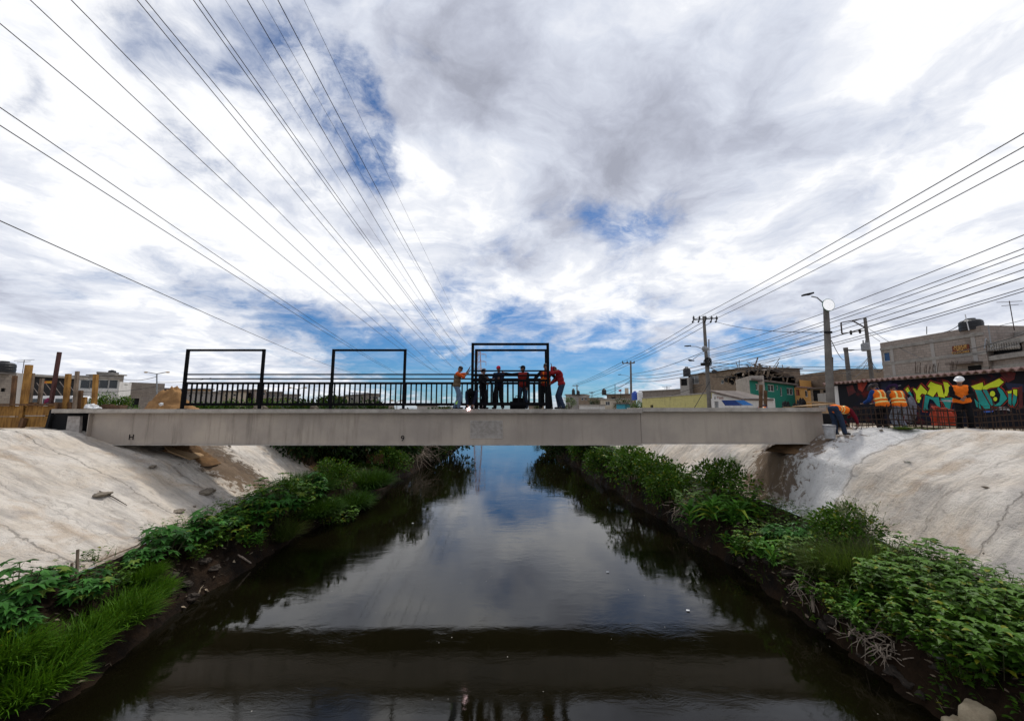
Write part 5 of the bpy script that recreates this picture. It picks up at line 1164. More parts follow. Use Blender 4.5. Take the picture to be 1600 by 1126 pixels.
# corrugated roof
g = MB(); vs = []; fs = []; N_ = 400; Lr = gw.L + .8; zR = gw.zt
for i in range(N_ + 1):
    u = -.3 + Lr * i / N_; w = .055 * math.cos(u * 2 * math.pi / .30)
    for (d, zz) in ((-.45, zR - .02), (-.45, zR + .035), (3.2, zR + .30), (3.2, zR + .245)): vs.append(gw.U(u, zz + w + .05, d))
for i in range(N_):
    for k in range(4): a = i * 4 + k; b_ = i * 4 + (k + 1) % 4; fs.append((a, a + 4, b_ + 4, b_))
g.add(vs, fs); g.build('corrugated_roof', M_rooft, gw.o)
g = MB(); A = gw.onwall(1300.5, 605); B = gw.onwall(1313, 640); u1 = (B - gw.P).dot(gw.u); g.poly([gw.U(.02, 4.12, -.02), gw.U(u1, 4.12, -.02), gw.U(u1, gw.zt - .1, -.02), gw.U(.02, gw.zt - .1, -.02)], gw.n * .03); g.build('white_end', C_wht, gw.o)
M_gy = simple('graffiti_yellow', (.66, .74, .02), (.50, .64, .02), 2, .7); M_gt = simple('graffiti_teal', (.01, .32, .27), (.01, .20, .19), 2, .7); M_gr = simple('graffiti_red', (.42, .04, .015), (.12, .012, .01), 3, .7); M_gw = simple('graffiti_white', (.45, .45, .46), (.2, .2, .22), 6, .7)
def gpoly(pts, m, d, grow=0.0, name='graffiti_shape'):
    c = [sum(p[0] for p in pts) / len(pts), sum(p[1] for p in pts) / len(pts)]; q = []
    for x, y in pts:
        if grow: l = math.hypot(x - c[0], y - c[1]) or 1; x += (x - c[0]) / l * grow; y += (y - c[1]) / l * grow
        q.append(gw.onwall(1400 + x / 8, 560 + y / 8, -d))
    g = MB(); g.poly(q, gw.n * .004); return g.build(name, m, gw.o)
YG = [[(120, 385), (155, 355), (180, 405), (150, 425)], [(215, 375), (245, 372), (268, 402), (315, 325), (352, 365), (400, 412), (380, 450), (330, 435), (288, 490), (262, 530), (255, 440)],
      [(400, 345), (440, 288), (500, 315), (575, 335), (600, 440), (622, 490), (540, 476), (520, 410), (470, 480), (395, 440), (432, 370)], [(595, 290), (650, 300), (700, 360), (738, 475), (690, 486), (665, 410), (645, 472), (604, 468), (620, 400)],
      [(945, 345), (1090, 297), (1098, 345), (1075, 392), (990, 387)], [(1100, 345), (1300, 248), (1356, 292), (1290, 352), (1180, 366), (1140, 387), (1085, 385)], [(1400, 410), (1455, 400), (1450, 432), (1410, 437)], [(1470, 385), (1522, 385), (1520, 470), (1475, 442)]]
TE = [[(150, 428), (180, 408), (215, 470), (195, 465)], [(372, 455), (470, 483), (540, 480), (562, 610), (520, 590), (470, 520), (425, 500), (400, 600), (412, 650), (350, 650), (352, 600)], [(560, 500), (735, 482), (748, 560), (700, 532), (682, 642), (640, 640), (605, 560)],
      [(990, 390), (1072, 395), (1212, 640), (1130, 640), (1050, 560), (1012, 440)], [(1090, 390), (1140, 392), (1240, 580), (1200, 590)], [(1290, 355), (1340, 400), (1400, 500), (1312, 590), (1232, 592), (1300, 540), (1312, 450), (1272, 372)], [(1410, 440), (1450, 436), (1450, 590), (1412, 560)], [(1475, 446), (1520, 474), (1510, 540), (1482, 600), (1460, 560)], [(985, 500), (1050, 560), (1080, 640), (1010, 600)], [(735, 490), (760, 600), (775, 660), (745, 600)]]
for q in YG + TE[1:8]: gpoly(q, M_gr, .012, 26, 'graffiti_halo')
for q in YG + TE: gpoly(q, M_black, .020, 10, 'graffiti_outline')
for q in YG: gpoly(q, M_gy, .028)
for q in TE: gpoly(q, M_gt, .028)
def circ(x, y, r): return [(x + r * math.cos(a * .5236), y + r * 1.1 * math.sin(a * .5236)) for a in range(12)]
for q in (circ(1215, 440, 33), circ(1250, 505, 24), circ(300, 495, 22), circ(290, 535, 16)): gpoly(q, M_gy, .034)
gpoly([(640, 515), (720, 520), (735, 545), (600, 535), (540, 530)], M_gw, .036); gpoly([(1100, 655), (1230, 650), (1210, 672), (1110, 675)], simple('graffiti_blue', (.03, .12, .45)), .030); gpoly([(1240, 640), (1300, 600), (1400, 610), (1450, 660), (1380, 640)], M_gw, .03)
M_gdr = simple('graffiti_dark_red', (.13, .008, .008), (.03, .004, .005), 4, .7); M_gdb = simple('graffiti_navy', (.008, .012, .05), (.004, .006, .02), 4, .7)
for q in ([(1300, 170), (1420, 150), (1500, 180), (1480, 260), (1400, 300), (1340, 240)], [(1530, 360), (1580, 340), (1590, 620), (1500, 640), (1545, 560)], [(430, 560), (760, 640), (770, 720), (420, 700)], [(60, 420), (120, 400), (160, 520), (250, 560), (330, 640), (120, 640)], [(-330, 440), (-230, 420), (-150, 500), (-160, 560), (-300, 560)], [(-620, 350), (-540, 330), (-500, 420), (-590, 470)]): gpoly(q, M_gdr, .010, 0, 'graffiti_halo')
for q in ([(1360, 300), (1600, 320), (1600, 420), (1400, 380)], [(-200, 250), (-60, 230), (-40, 420), (-180, 400)]): gpoly(q, M_gdb, .008, 0, 'graffiti_halo')
for a_, b_ in (((-130, 540), (-40, 350)), ((-40, 350), (60, 330)), ((-30, 400), (-90, 560)), ((-240, 330), (-110, 560))): gpoly([a_, b_, (b_[0] + 9, b_[1] + 6), (a_[0] + 9, a_[1] + 6)], M_gw, .014, 0, 'graffiti_line')
gpoly([(-480, 300), (-420, 255), (-330, 260), (-370, 330), (-420, 420), (-470, 380)], M_gr, .012, 0, 'graffiti_halo')
# row behind the street, right
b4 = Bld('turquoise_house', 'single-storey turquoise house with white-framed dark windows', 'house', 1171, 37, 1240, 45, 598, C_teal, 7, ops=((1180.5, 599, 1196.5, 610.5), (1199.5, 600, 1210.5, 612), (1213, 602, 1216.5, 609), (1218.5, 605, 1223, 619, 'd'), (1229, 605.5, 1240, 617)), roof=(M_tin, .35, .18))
b4.band(619, .12, M_frame, 'ledge', -.1, 1173, 1186)
b5 = Bld('ochre_house', 'small ochre house with rust shutter beside the turquoise one', 'house', 1241, 46, 1271, 49, 606, C_or, 6, ops=((1243, 608, 1250, 618, 's'), (1257.5, 609.5, 1263, 620)), roof=(M_rooft, .2, .15))
b5b = Bld('roof_room', 'small orange roof room standing on the ochre house', 'roof room', 1249, 50.5, 1267, 52, 594, C_or, 3, zb=7.4)
b6 = Bld('block_house', 'long brown block house with rooftop wreckage, behind the tall power pole', 'house', 1075, 62, 1172, 50, 581, C_blk2, 8, ops=((1077.5, 587, 1092, 599, 'p'), (1126, 594, 1131, 599)), at_px=1120, roof=(M_tin, .25, .12))
b6b = Bld('block_house', 'narrow left wing of the long block house, under a black tank', 'house', 1062, 61, 1076, 60, 590, C_grey, 6, ops=((1063.5, 592, 1074, 602, 'v'),))
b6c = Bld('side_wall', 'pale whitewashed block wall between the brown house and the turquoise one', 'wall', 1149, 44, 1172, 38.5, 590, C_pale, 1.2)
b7 = Bld('block_house', 'brown block house behind the street lamp pole', 'house', 1222, 60, 1316, 48, 580, C_blk2, 8, ops=((1293, 582, 1298, 592),), at_px=1290)
b7b = Bld('block_house', 'dark low block house left of the transformer pole', 'house', 1331, 60, 1361, 58, 587, C_blk2, 6)
b7c = Bld('shed', 'dark lean-to shed with white sheet right of the ochre house', 'shed', 1266, 42, 1300, 41, 607, C_blk2, 4, ops=((1270, 609, 1283, 627, 'v'), (1286, 609, 1298, 613, 'v')), roof=(M_tin, .3, .12))
Bld('low_wall', 'grey low wall at the foot of the street lamp', 'wall', 1277, 36, 1302, 34, 614, C_grey, .3)
b9 = Bld('yellow_wall', 'long lemon yellow block wall just above the deck', 'wall', 1003, 60, 1111, 41, 618, C_lem, .4, at_px=1050, ops=((1016, 632.5, 1020.5, 637, 'v'),))
b9.band(618.6, .14, M_slab, 'coping', -.08)
b8 = Bld('shop', 'small white shop with painted letters and a dark sloping roof', 'shop', 1111, 36, 1162, 33, 622, C_wht, 4, ops=((1116, 626.5, 1123, 638, 'p'),))
g = MB(); A = b8.onwall(1112, 612, -.3); B = b8.onwall(1164, 625, -.3); g.poly([A, B, B + b8.n * 4, A + b8.n * 4], (0, 0, .15)); g.build('roof', M_tin, b8.o)
g = MB(); A = b8.onwall(1112, 614, .02); B = b8.onwall(1152, 623, .02); C3 = b8.onwall(1112, 623, .02); g.poly([A, B, C3], b8.n * .15); g.build('gable', C_wht, b8.o)
glyph('lettering', 'E', b8.onwall(1117.5, 622, -.03), .32, M_black, b8.o, (R(90), 0, math.atan2(b8.u.y, b8.u.x))); glyph('lettering', 'T', b8.onwall(1121.5, 621.5, -.03), .32, M_shut, b8.o, (R(90), 0, math.atan2(b8.u.y, b8.u.x))); glyph('lettering', 'SAS', b8.onwall(1127, 621.8, -.03), .3, M_shut, b8.o, (R(90), 0, math.atan2(b8.u.y, b8.u.x)))
g = MB(); A, B = at(1128, 625, 31), at(1148, 633.5, 31); g.poly([A, Vector((B.x, 31, A.z)), B + Vector((.2, -.7, 0)), Vector((A.x - .1, 30.3, B.z))], (0, .1, 0)); tag(g.build('awning', simple('dark_blue_canvas', (.006, .022, .10), None, 3, .9, spec=.05)), 'dark blue awning in front of the white shop', 'awning')
g = MB(); A, B = at(1148.5, 625, 31), at(1163, 633, 31); g.poly([A, Vector((B.x, 31, A.z)), B + Vector((.3, -.7, 0)), Vector((A.x + .2, 30.3, B.z))], (0, .1, 0)); tag(g.build('awning', simple('light_blue_canvas', (.02, .10, .28), None, 3, .9, spec=.05)), 'lighter blue awning right of the dark blue one', 'awning')
# wreckage on the roof
rnd.seed(21); jk = thing('roof_wreckage', at(1185, 588, 48), 'heap of broken timber, tarps and sheets on the roof of the long house', 'wreckage')
g = MB()
for k in range(90):
    u = rnd.random(); x = 1136 + u * 102; top = 588 - 20 * (1 - abs(u - .5) * 1.75); a = at(x, rnd.uniform(top, 594), 47 + rnd.uniform(-1, 2)); g.bar(a, a + Vector((rnd.gauss(0, 1.0), rnd.gauss(0, .4), rnd.gauss(0, .7))), rnd.uniform(.04, .22), .05)
g.build('broken_timber', M_woodg, jk); g = MB()
for k in range(26):
    u = rnd.random(); x = 1140 + u * 92; top = 588 - 15 * (1 - abs(u - .45) * 1.8); a = at(x, (top + 594) / 2 + 3, 48.5); g.box(a, (rnd.uniform(.6, 1.8), .8, rnd.uniform(.3, 1.3)), Matrix.Rotation(rnd.uniform(-.5, .5), 3, 'Y'))
g.build('dark_tarp', M_dark, jk)
g = MB(); g.poly([at(1205, 577, 47), at(1212, 574.5, 47), at(1237, 588, 48), at(1230, 590, 48)], (0, 2, .1)); g.build('tin_sheet', M_tin, jk)
for q in (((1182, 588), (1187, 568)), ((1187, 568), (1191, 590)), ((1200, 588), (1203, 572))): g = MB(); g.tube([at(*q[0], 47), at(*q[1], 47)], .09, 6); g.build('pole', M_woodg, jk)
tank(1073.5, 588, 62, 11, 15, 'black tank on the left wing of the long block house'); tank(1116, 583, 55, 7, 6, 'small dark tank behind the power pole')
# far houses between the worker in red and the yellow wall
Bld('far_house', 'gabled grey house with two tanks nearest the worker in red', 'house', 884, 120, 912, 118, 617, C_grey, 10, ops=((890, 620, 895, 624),), group=None, roof=(M_slab, .3, .3))
Bld('far_house', 'low tan house with white patch right of the gabled one', 'house', 904, 110, 941, 108, 621, C_blk2, 10, ops=((908, 621.5, 912, 625), (914, 621.5, 917, 625), (922, 627, 926, 632)))
Bld('far_house', 'cream house with column front before the dark hedge', 'house', 938, 95, 968, 92, 624, C_cream, 8, ops=((946, 627, 953, 633),), roof=(M_slab, .3, .25))
Bld('far_house', 'dark-roofed house under the far power pole', 'house', 948, 105, 984, 102, 617, C_blk2, 8, roof=(M_tin, .4, .3), ops=((955, 620, 962, 626, 'v'),))
Bld('far_house', 'small aqua-painted shack just above the deck', 'house', 963, 80, 976, 79, 631, C_aqua, 4, roof=(M_tin, .5, .2))
Bld('far_house', 'long flat grey block building behind the yellow wall', 'house', 1000, 78, 1063, 70, 610.5, C_blk, 8, roof=(M_slab, .2, .2))
Bld('far_house', 'white low wall house under the aqua shack', 'house', 905, 85, 945, 84, 633, C_wht, 6, roof=(M_slab, .3, .2))
Bld('roof_tower', 'cream stair tower with small tank, right of the far power pole', 'tower', 976, 103, 982, 103, 606, C_cream, 3, zb=9)
tank(896, 617, 118, 5, 10, 'far black tank, left of two on the gabled house'); tank(903.5, 617.5, 118, 5, 8, 'far black tank, right of two on the gabled house'); tank(944, 617, 105, 7, 10, 'black tank over the dark-roofed far house')
tank(992.5, 625, 72, 10, 14, 'bright blue water tank beside the yellow wall', M_bluep, None); g = MB(); p = at(1000, 621, 71); g.lathe(p - Vector((0, 0, 1.0)), [(.5, 0), (.5, 1.9), (.3, 2.1)], 16); tag(g.build('water_tank', M_white), 'white tank right behind the bright blue one', 'water tank')
# left side
c1 = Bld('block_house', 'grey block house with black tank at the left edge', 'house', -90, 30, 26, 34, 581, C_blk, 8, ops=((2, 606, 8, 612, 'v'),)); c1b = Bld('block_house', 'pale plastered upper room right of the black tank', 'house', 26, 34, 42, 35, 583, C_grey, 6)
tank(4, 581, 33, 26, 17, 'black water tank on the roof at the left edge'); antenna(35, 583, 562, 34, 'bent cross antenna above the left house', 3)
c2 = Bld('market_shed', 'dark open shed with black tarps behind the white van', 'shed', 41, 37, 122, 41, 590, mat('tarp_black', lambda N, b: setc(N, b, N.mix(N.mr(N.noise(objco(N), 1.2, 6, .6), .5, .7), (.006, .006, .007), (.03, .03, .032)), .7)), 8, roof=(M_slab, .5, .22))
g = MB()
for k in range(6): a = at(45 + k * 12, 596 + k % 2 * 2, 36.5); g.bar(a, a + Vector((1.1, 0, -1.2)), .05, .05)
g.build('brace', M_tin, c2.o); g = MB(); g.box(at(75.5, 597, 36.3), (.7, .05, .22)); g.build('sign_strip', simple('red_yellow_sign', (.6, .05, .02), (.6, .35, .02), 2, .6), c2.o)
c3 = Bld('white_house', 'white house with a long band of dark windows, left', 'house', 122, 44, 187, 47, 590, C_wht, 8, ops=tuple((x, 592.5, x + 14, 607.5) for x in (126, 141, 156, 170)), roof=(M_slab, .3, .15))
c3b = Bld('roof_room', 'small block roof room with tank on the white house', 'roof room', 156, 50, 181, 51, 583.5, C_blk, 5, zb=8.5, roof=(M_slab, .3, .18)); tank(175, 583, 52, 9, 5, 'small tank on the block roof room')
Bld('roof_room', 'squat overhanging block box right of the roof room', 'roof room', 180, 49, 194, 50, 586.5, C_blk, 4, zb=7.8, roof=(M_slab, .2, .15))
Bld('white_house', 'low white annex with one small vent window', 'house', 187, 48, 206, 50, 597, C_wht, 8, ops=((194, 600, 199, 602),))
Bld('block_house', 'bare grey block house left of the double street lamp', 'house', 204, 54, 258, 57, 598, C_blk, 8); Bld('far_house', 'dark low roof behind the dirt pile', 'house', 250, 75, 300, 80, 609, C_blk2, 8, roof=(M_tin, .4, .3))
Bld('low_wall', 'grey wall with gate behind the left hedge', 'wall', 196, 40, 252, 42, 620, C_blk, .3, ops=((206, 622, 216, 636, 'v'),))
rnd.seed(8)
FH = [(286, 345, 613, 66, 'C_grey', 'long low grey house seen between the first balusters'), (318, 331, 609, 72, 'C_or', 'small house with ochre patch behind the left railing'), (345, 388, 612, 70, 'C_cream', 'cream house row behind the left railing'), (376, 400, 610, 78, 'C_blk2', 'brown two-storey house left of the second railing post'), (398, 416, 610, 76, 'C_blkp', 'pink-grey tower house at the second railing post'),
      (414, 440, 613, 84, 'C_blk', 'grey block house right of the second railing post'), (438, 468, 617, 90, 'C_grey', 'grey house farther right behind the balusters'), (420, 450, 622, 80, 'C_blkp', 'pinkish low annex in front of the grey houses'), (521, 545, 620, 95, 'C_cream', 'pale house by the dark tree behind the middle portal'), (540, 592, 618, 100, 'C_grey', 'large pale hall with roof railing behind the middle portal'), (575, 592, 616, 98, 'C_blk', 'grey block end of the large pale hall'),
      (526, 582, 630, 80, 'C_blkp', 'low pinkish wall below the large pale hall'), (590, 616, 632, 90, 'C_blkp', 'pinkish low house right of the third railing post'), (664, 684, 634, 160, 'C_grey', 'tiny far grey house left of the welder'), (684, 706, 636, 170, 'C_cream', 'tiny far cream house left of the welder'), (826, 850, 634, 150, 'C_blk2', 'tiny far house with red roof between the workers')]
for (a, b_, y, D, m, lab) in FH:
    w = b_ - a; ops = tuple((a + w * t, y + 3, a + w * t + min(4, w * .18), y + 7) for t in (.15, .45, .72)) if y < 628 else ()
    Bld('far_house', lab, 'house', a, D, b_, D * 1.02, y, globals()[m], 9, ops=ops, roof=(rnd.choice([M_slab, M_tin]), .3, .25))
hr = thing('roof_railing', at(560, 618, 99), 'thin railing frame on the roof of the large pale hall', 'railing'); g = MB()
for k in range(6): g.tube([at(545 + k * 6, 618, 99), at(545 + k * 6, 613.5, 99)], .06, 4)
g.build('post', M_wire, hr); g = MB(); g.tube([at(545, 613.5, 99), at(576, 613.5, 99)], .07, 4); g.build('rail', M_wire, hr)
# trees, hedges
def tree(px, pb, Y, w, h, lab, lm=L_dark, n=1500, cat='tree', seed=0):
    rnd.seed(seed + int(px)); k = Y / F; W_, H_ = w * k, h * k; p = at(px, pb, Y); p.z = 4.15; r = thing('tree' if cat == 'tree' else 'hedge', p, lab, cat); g = MB(); s = MB(); C = []
    zt_ = at(px, pb - h, Y).z - 4.15
    for q in range(8): C.append((Vector((rnd.uniform(-.36, .36) * W_, rnd.uniform(-.3, .3) * min(W_, 4), zt_ * rnd.uniform(.35, .8))), rnd.uniform(.2, .3) * min(W_, zt_ * 1.6)))
    for c, rr in C: s.tube([Vector((c.x * .1, 0, -.2)), Vector((c.x * .4, c.y * .4, c.z * .6)), c], [.1, .06, .02], 6)
    for q in range(n):
        c, rr = rnd.choice(C); d = Vector((rnd.gauss(0, 1), rnd.gauss(0, 1), rnd.gauss(0, 1))).normalized(); addleaf(g, c + d * rr * rnd.uniform(.5, 1.1), Vector((rnd.gauss(0, 1), rnd.gauss(0, 1), rnd.gauss(0, 1))), .055 * min(W_, 5) * rnd.uniform(.6, 1.4), .04 * min(W_, 5), rnd.random(), .2, 'small')
    g.v = [v + p for v in g.v]; s.v = [v + p for v in s.v]
    g.build('crown', lm, r, fixn=False); s.build('trunk', M_bark, r)
tree(150, 638, 26, 46, 26, 'dark green hedge behind the row of timber posts', L_bush, 2600, 'hedge', 1); tree(190, 638, 27, 40, 22, 'dark green hedge right of the timber posts', L_bush, 2200, 'hedge', 2); tree(245, 638, 40, 18, 16, 'small shrub by the left wall gate', L_bush, 900, 'hedge', 3)
for k, (px, w, h, lab) in enumerate(((320, 70, 11, 'low green hedge under the first portal'), (370, 60, 12, 'low green hedge left of the second railing post'), (430, 60, 13, 'yellow-green hedge right of the second railing post'), (470, 50, 14, 'green hedge ending before the middle portal'))): tree(px, 639, 45, w, h, lab, L_bush, 1600, 'hedge', k)
tree(512, 640, 70, 30, 22, 'dark tree left of the middle portal post', seed=5); tree(528, 640, 72, 14, 24, 'pointed dark tree at the middle portal post', seed=6); tree(550, 640, 68, 26, 14, 'low dark tree before the large pale hall', seed=6); tree(695, 640, 120, 18, 8, 'far small dark tree left of the welder', seed=7); tree(840, 640, 110, 14, 9, 'far small dark tree between the workers', seed=8)
tree(890, 640, 80, 22, 26, 'leafy green tree just right of the worker in red', L_bush, 1800, seed=9); tree(931, 640, 100, 20, 20, 'round dark tree beside the far black tank', seed=10); tree(975, 637, 90, 28, 18, 'dark tree below the far power pole', seed=11); tree(1000, 640, 62, 32, 12, 'green hedge at the left end of the yellow wall', L_bush, 1400, 'hedge', 12)
# van
vn = thing('van', (at(66, 635, 29).x, 29.8, GZ), 'white van parked behind the timber posts at left', 'van')
vl, vr = at(18, 635, 29).x, at(114, 635, 29).x; L_ = vr - vl; zz = at(60, 618, 29).z
pr = [(0, .35), (0, (zz - GZ) * .62), (L_ * .10, (zz - GZ) * .66), (L_ * .20, (zz - GZ) * .96), (L_ * .27, zz - GZ), (L_ * .95, zz - GZ), (L_, (zz - GZ) * .9), (L_, .35)]
g = MB(); g.poly([Vector((vl + a, 29, GZ + b_)) for a, b_ in pr], (0, 1.9, 0)); g.build('body', simple('van_paint', (.78, .79, .80), (.66, .67, .68), 1, .35, spec=.5), vn)
for a, b_ in ((.12, .24), (.30, .44), (.50, .66), (.70, .84), (.88, .97)):
    g = MB(); z0, z1 = GZ + (zz - GZ) * .60, GZ + (zz - GZ) * .88; sk = .5 if a == .12 else 0; g.poly([Vector((vl + L_ * a, 28.98, z0)), Vector((vl + L_ * b_, 28.98, z0)), Vector((vl + L_ * b_, 28.98, z1)), Vector((vl + L_ * a + sk, 28.98, z1))], (0, .03, 0)); g.build('window', M_glass, vn)
for a in (.17, .82):
    g = MB(); M_ = Matrix.Rotation(R(90), 3, 'X'); o_ = len(g.v); g.lathe((0, 0, 0), [(.30, 0), (.34, .03), (.34, .2), (.30, .23)], 20); g.v = [M_ @ v + Vector((vl + L_ * a, 29.15, GZ + .34)) for v in g.v]; w_ = g.build('wheel', M_wire, vn)
    g = MB(); g.lathe((0, 0, 0), [(.19, -.01), (.19, .04)], 16); g.v = [M_ @ v + Vector((vl + L_ * a, 28.94, GZ + .34)) for v in g.v]; g.build('rim', M_steel, w_)
# ------------------------------------------------------------------ poles and lamps
def taper(g, px, pb, pt, Y, r0, r1, lean=0, n=12):
    a = at(px, pb, Y); a.z = GZ - .1; b_ = at(px + lean, pt, Y); a.x += 0; g.tube([a, b_], [r0, r1], n); return a, b_
def dirlamp(root, px, py, ex, ey, Y):
    g = MB(); a, b_ = at(px, py, Y), at(ex, ey, Y); m_ = (a + b_) / 2 + Vector((0, 0, .12)); g.tube([a, m_, b_], .035, 6); g.build('arm', M_steel, root)
    g = MB(); d = (b_ - a).normalized(); g.box(b_ + d * .25, (.62, .22, .09), Matrix.Rotation(-math.atan2(d.z, abs(d.x)) * .4 * (1 if d.x < 0 else -1), 3, 'Y')); g.ell(b_ + d * .3 - Vector((0, 0, .05)), (.22, .1, .05)); g.build('lamp_head', M_dark, root)
YA = 41.0
pa_ = thing('power_pole', at(1108, 640, YA), 'tall concrete power pole with crossarm, speaker and coiled cables behind the deck', 'power pole')
g = MB(); a, b_ = at(1109, 640, YA), at(1099.5, 494, YA); a.z = 4.1; g.tube([a, b_], [.24, .14], 12); g.build('shaft', M_conc, pa_)
g = MB(); g.bar(at(1083, 499.5, YA), at(1121, 497, YA), .12, .12); g.build('crossarm', M_steel, pa_)
for px in (1084, 1093, 1103, 1112, 1120):
    g = MB(); p = at(px, 499, YA); g.lathe(p, [(.05, 0), (.13, .08), (.05, .14), (.15, .22), (.05, .3), (.03, .42)], 10); q = p + Vector((-.25, -.2, -.35)); g.tube([p, q], [.05, .09], 8); g.build('insulator', M_dark, pa_)
g = MB(); g.ell(at(1101.5, 545, YA - .4), (.36, .12, .34)); g.tube([at(1101.5, 545, YA - .6), at(1101.5, 545, YA - .3)], [.12, .2], 12); g.build('speaker', M_steel, pa_)
g = MB()
for k in range(10):
    cx_, cz_ = at(1106, 563 + k * .6, YA - .3).x + random.uniform(-.12, .12), at(1106, 563 + k * .6, YA).z; r_ = random.uniform(.25, .4); g.tube([(cx_ + r_ * math.cos(t * .6283), YA - .35, cz_ + r_ * math.sin(t * .6283)) for t in range(11)], .03, 5)
g.build('cable_coil', M_wire, pa_)
for q in (((1098, 545), (1078, 541)), ((1101, 552), (1083, 561))): dirlamp(pa_, *q[0], *q[1], YA - .2)
g = MB(); g.box(at(1098, 569, YA - .3), (.35, .25, .3)); g.build('junction_box', M_dark, pa_)
g = MB(); g.tube([at(1109, 596, YA - .3), at(1083, 640, YA - 1.5)], .03, 6); tag(g.build('guy_wire', M_wire), 'guy wire slanting down in front of the yellow wall', 'guy wire')
g = MB(); g.tube([at(1108, 590, 43), at(1107.6, 530, 43)], .05, 6); tag(g.build('mast', M_rust), 'thin rusty mast just right of the tall power pole', 'mast')
YB, YC = 78.0, 150.0
pb_ = thing('power_pole', at(986.5, 640, YB), 'farther T-shaped power pole above the blue tank', 'power pole')
g = MB(); g.tube([at(986.5, 640, YB), at(985.5, 564, YB)], [.26, .16], 10); g.build('shaft', M_conc, pb_); g = MB(); g.bar(at(972.5, 567.5, YB), at(991.5, 567, YB), .22, .16); g.build('crossarm', M_woodg, pb_)
for px in (973, 980, 991): g = MB(); p = at(px, 567, YB); g.lathe(p, [(.1, 0), (.16, .12), (.06, .25), (.06, .5)], 8); g.build('insulator', M_dark, pb_)
dirlamp(pb_, 985, 589, 970, 585.5, YB)
pc_ = thing('power_pole', at(902, 640, YC), 'farthest small T-shaped pole above the gabled house', 'power pole')
g = MB(); g.tube([at(902, 640, YC), at(901.5, 601, YC)], [.3, .2], 8); g.build('shaft', M_conc, pc_); g = MB(); g.bar(at(894.5, 602.5, YC), at(904.5, 602.3, YC), .3, .25); g.build('crossarm', M_woodg, pc_)
# street lamp with the white disc
YL = 22.0
sl = thing('street_lamp', at(1297, 640, YL), 'thick concrete street lamp pole with a white round disc near the top', 'street lamp')
g = MB(); a, b_ = at(1297, 640, YL), at(1290.5, 478, YL); a.z = 4.1; g.tube([a, b_], [.22, .135], 14); g.build('shaft', M_conc, sl); dirlamp(sl, 1286, 473, 1268, 463, YL)
g = MB(); g.bar(at(1288, 519, YL - .2), at(1300, 519, YL - .2), .06, .12); g.build('clamp', M_dark, sl)
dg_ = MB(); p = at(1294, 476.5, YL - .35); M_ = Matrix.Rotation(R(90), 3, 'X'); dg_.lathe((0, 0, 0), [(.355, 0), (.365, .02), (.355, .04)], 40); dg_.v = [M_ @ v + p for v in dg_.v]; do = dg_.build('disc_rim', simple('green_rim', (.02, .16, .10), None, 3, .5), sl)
dg_ = MB(); dg_.lathe((0, 0, 0), [(.335, 0), (.335, .02)], 40); dg_.v = [M_ @ v + p - Vector((0, .022, 0)) for v in dg_.v]; dg_.build('disc_face', mat('glowing_disc', lambda N, b: (setc(N, b, (.95, .96, .96), .35), setattr(b.inputs['Emission Strength'], 'default_value', .4), setattr(b.inputs['Emission Color'], 'default_value', (1, 1, 1, 1)))), sl)  # faint emission added to brighten the white disc face, not a lamp
# transformer pole
YE = 42.0
pe_ = thing('power_pole', at(1366, 640, YE), 'concrete pole with side frame and grey transformer, left of the big block house', 'power pole')
g = MB(); a, b_ = at(1368, 640, YE), at(1351.5, 497, YE); a.z = 4.1; g.tube([a, b_], [.24, .15], 12); g.build('shaft', M_conc, pe_)
g = MB()
for q in (((1314, 504), (1353, 496.5)), ((1315.5, 521), (1355, 515.5)), ((1314, 504), (1315.5, 521)), ((1332, 501), (1354, 513))): g.bar(at(*q[0], YE), at(*q[1], YE), .1, .1)
g.build('side_frame', M_rust, pe_)
for px, py in ((1330, 517), (1344, 515)): g = MB(); g.lathe(at(px, py + 6, YE), [(.06, 0), (.13, .15), (.07, .25), (.14, .35), (.06, .5)], 8); g.build('insulator', M_dark, pe_)
g = MB(); g.lathe(at(1353, 548, YE - .5), [(.32, 0), (.38, .05), (.38, .75), (.3, .85)], 16); g.build('transformer', M_steel, pe_)
for px in (1349, 1353, 1357): g = MB(); g.lathe(at(px, 536.5, YE - .5), [(.04, 0), (.09, .08), (.04, .18), (.08, .26), (.03, .35)], 8); g.build('bushing', M_steel, pe_)
g = MB(); g.lathe(at(1350, 544, YE - .4), [(.05, 0), (.05, .9)], 6); g.build('fuse', M_wire, pe_); dirlamp(pe_, 1356, 548, 1333, 547, YE)
g = MB(); a, b_ = at(1332, 640, 44), at(1321.5, 544, 44); g.tube([a, b_], [.27, .2], 10); g.tube([at(1321, 543, 44), at(1321.8, 548, 44)], .23, 10); tag(g.build('pole_stub', M_conc), 'shorter leaning concrete pole left of the transformer pole', 'pole')
g = MB(); g.tube([at(1301, 640, 46), at(1300, 558, 46)], .12, 8); tag(g.build('mast', M_rust), 'dark thin mast just right of the street lamp', 'mast')
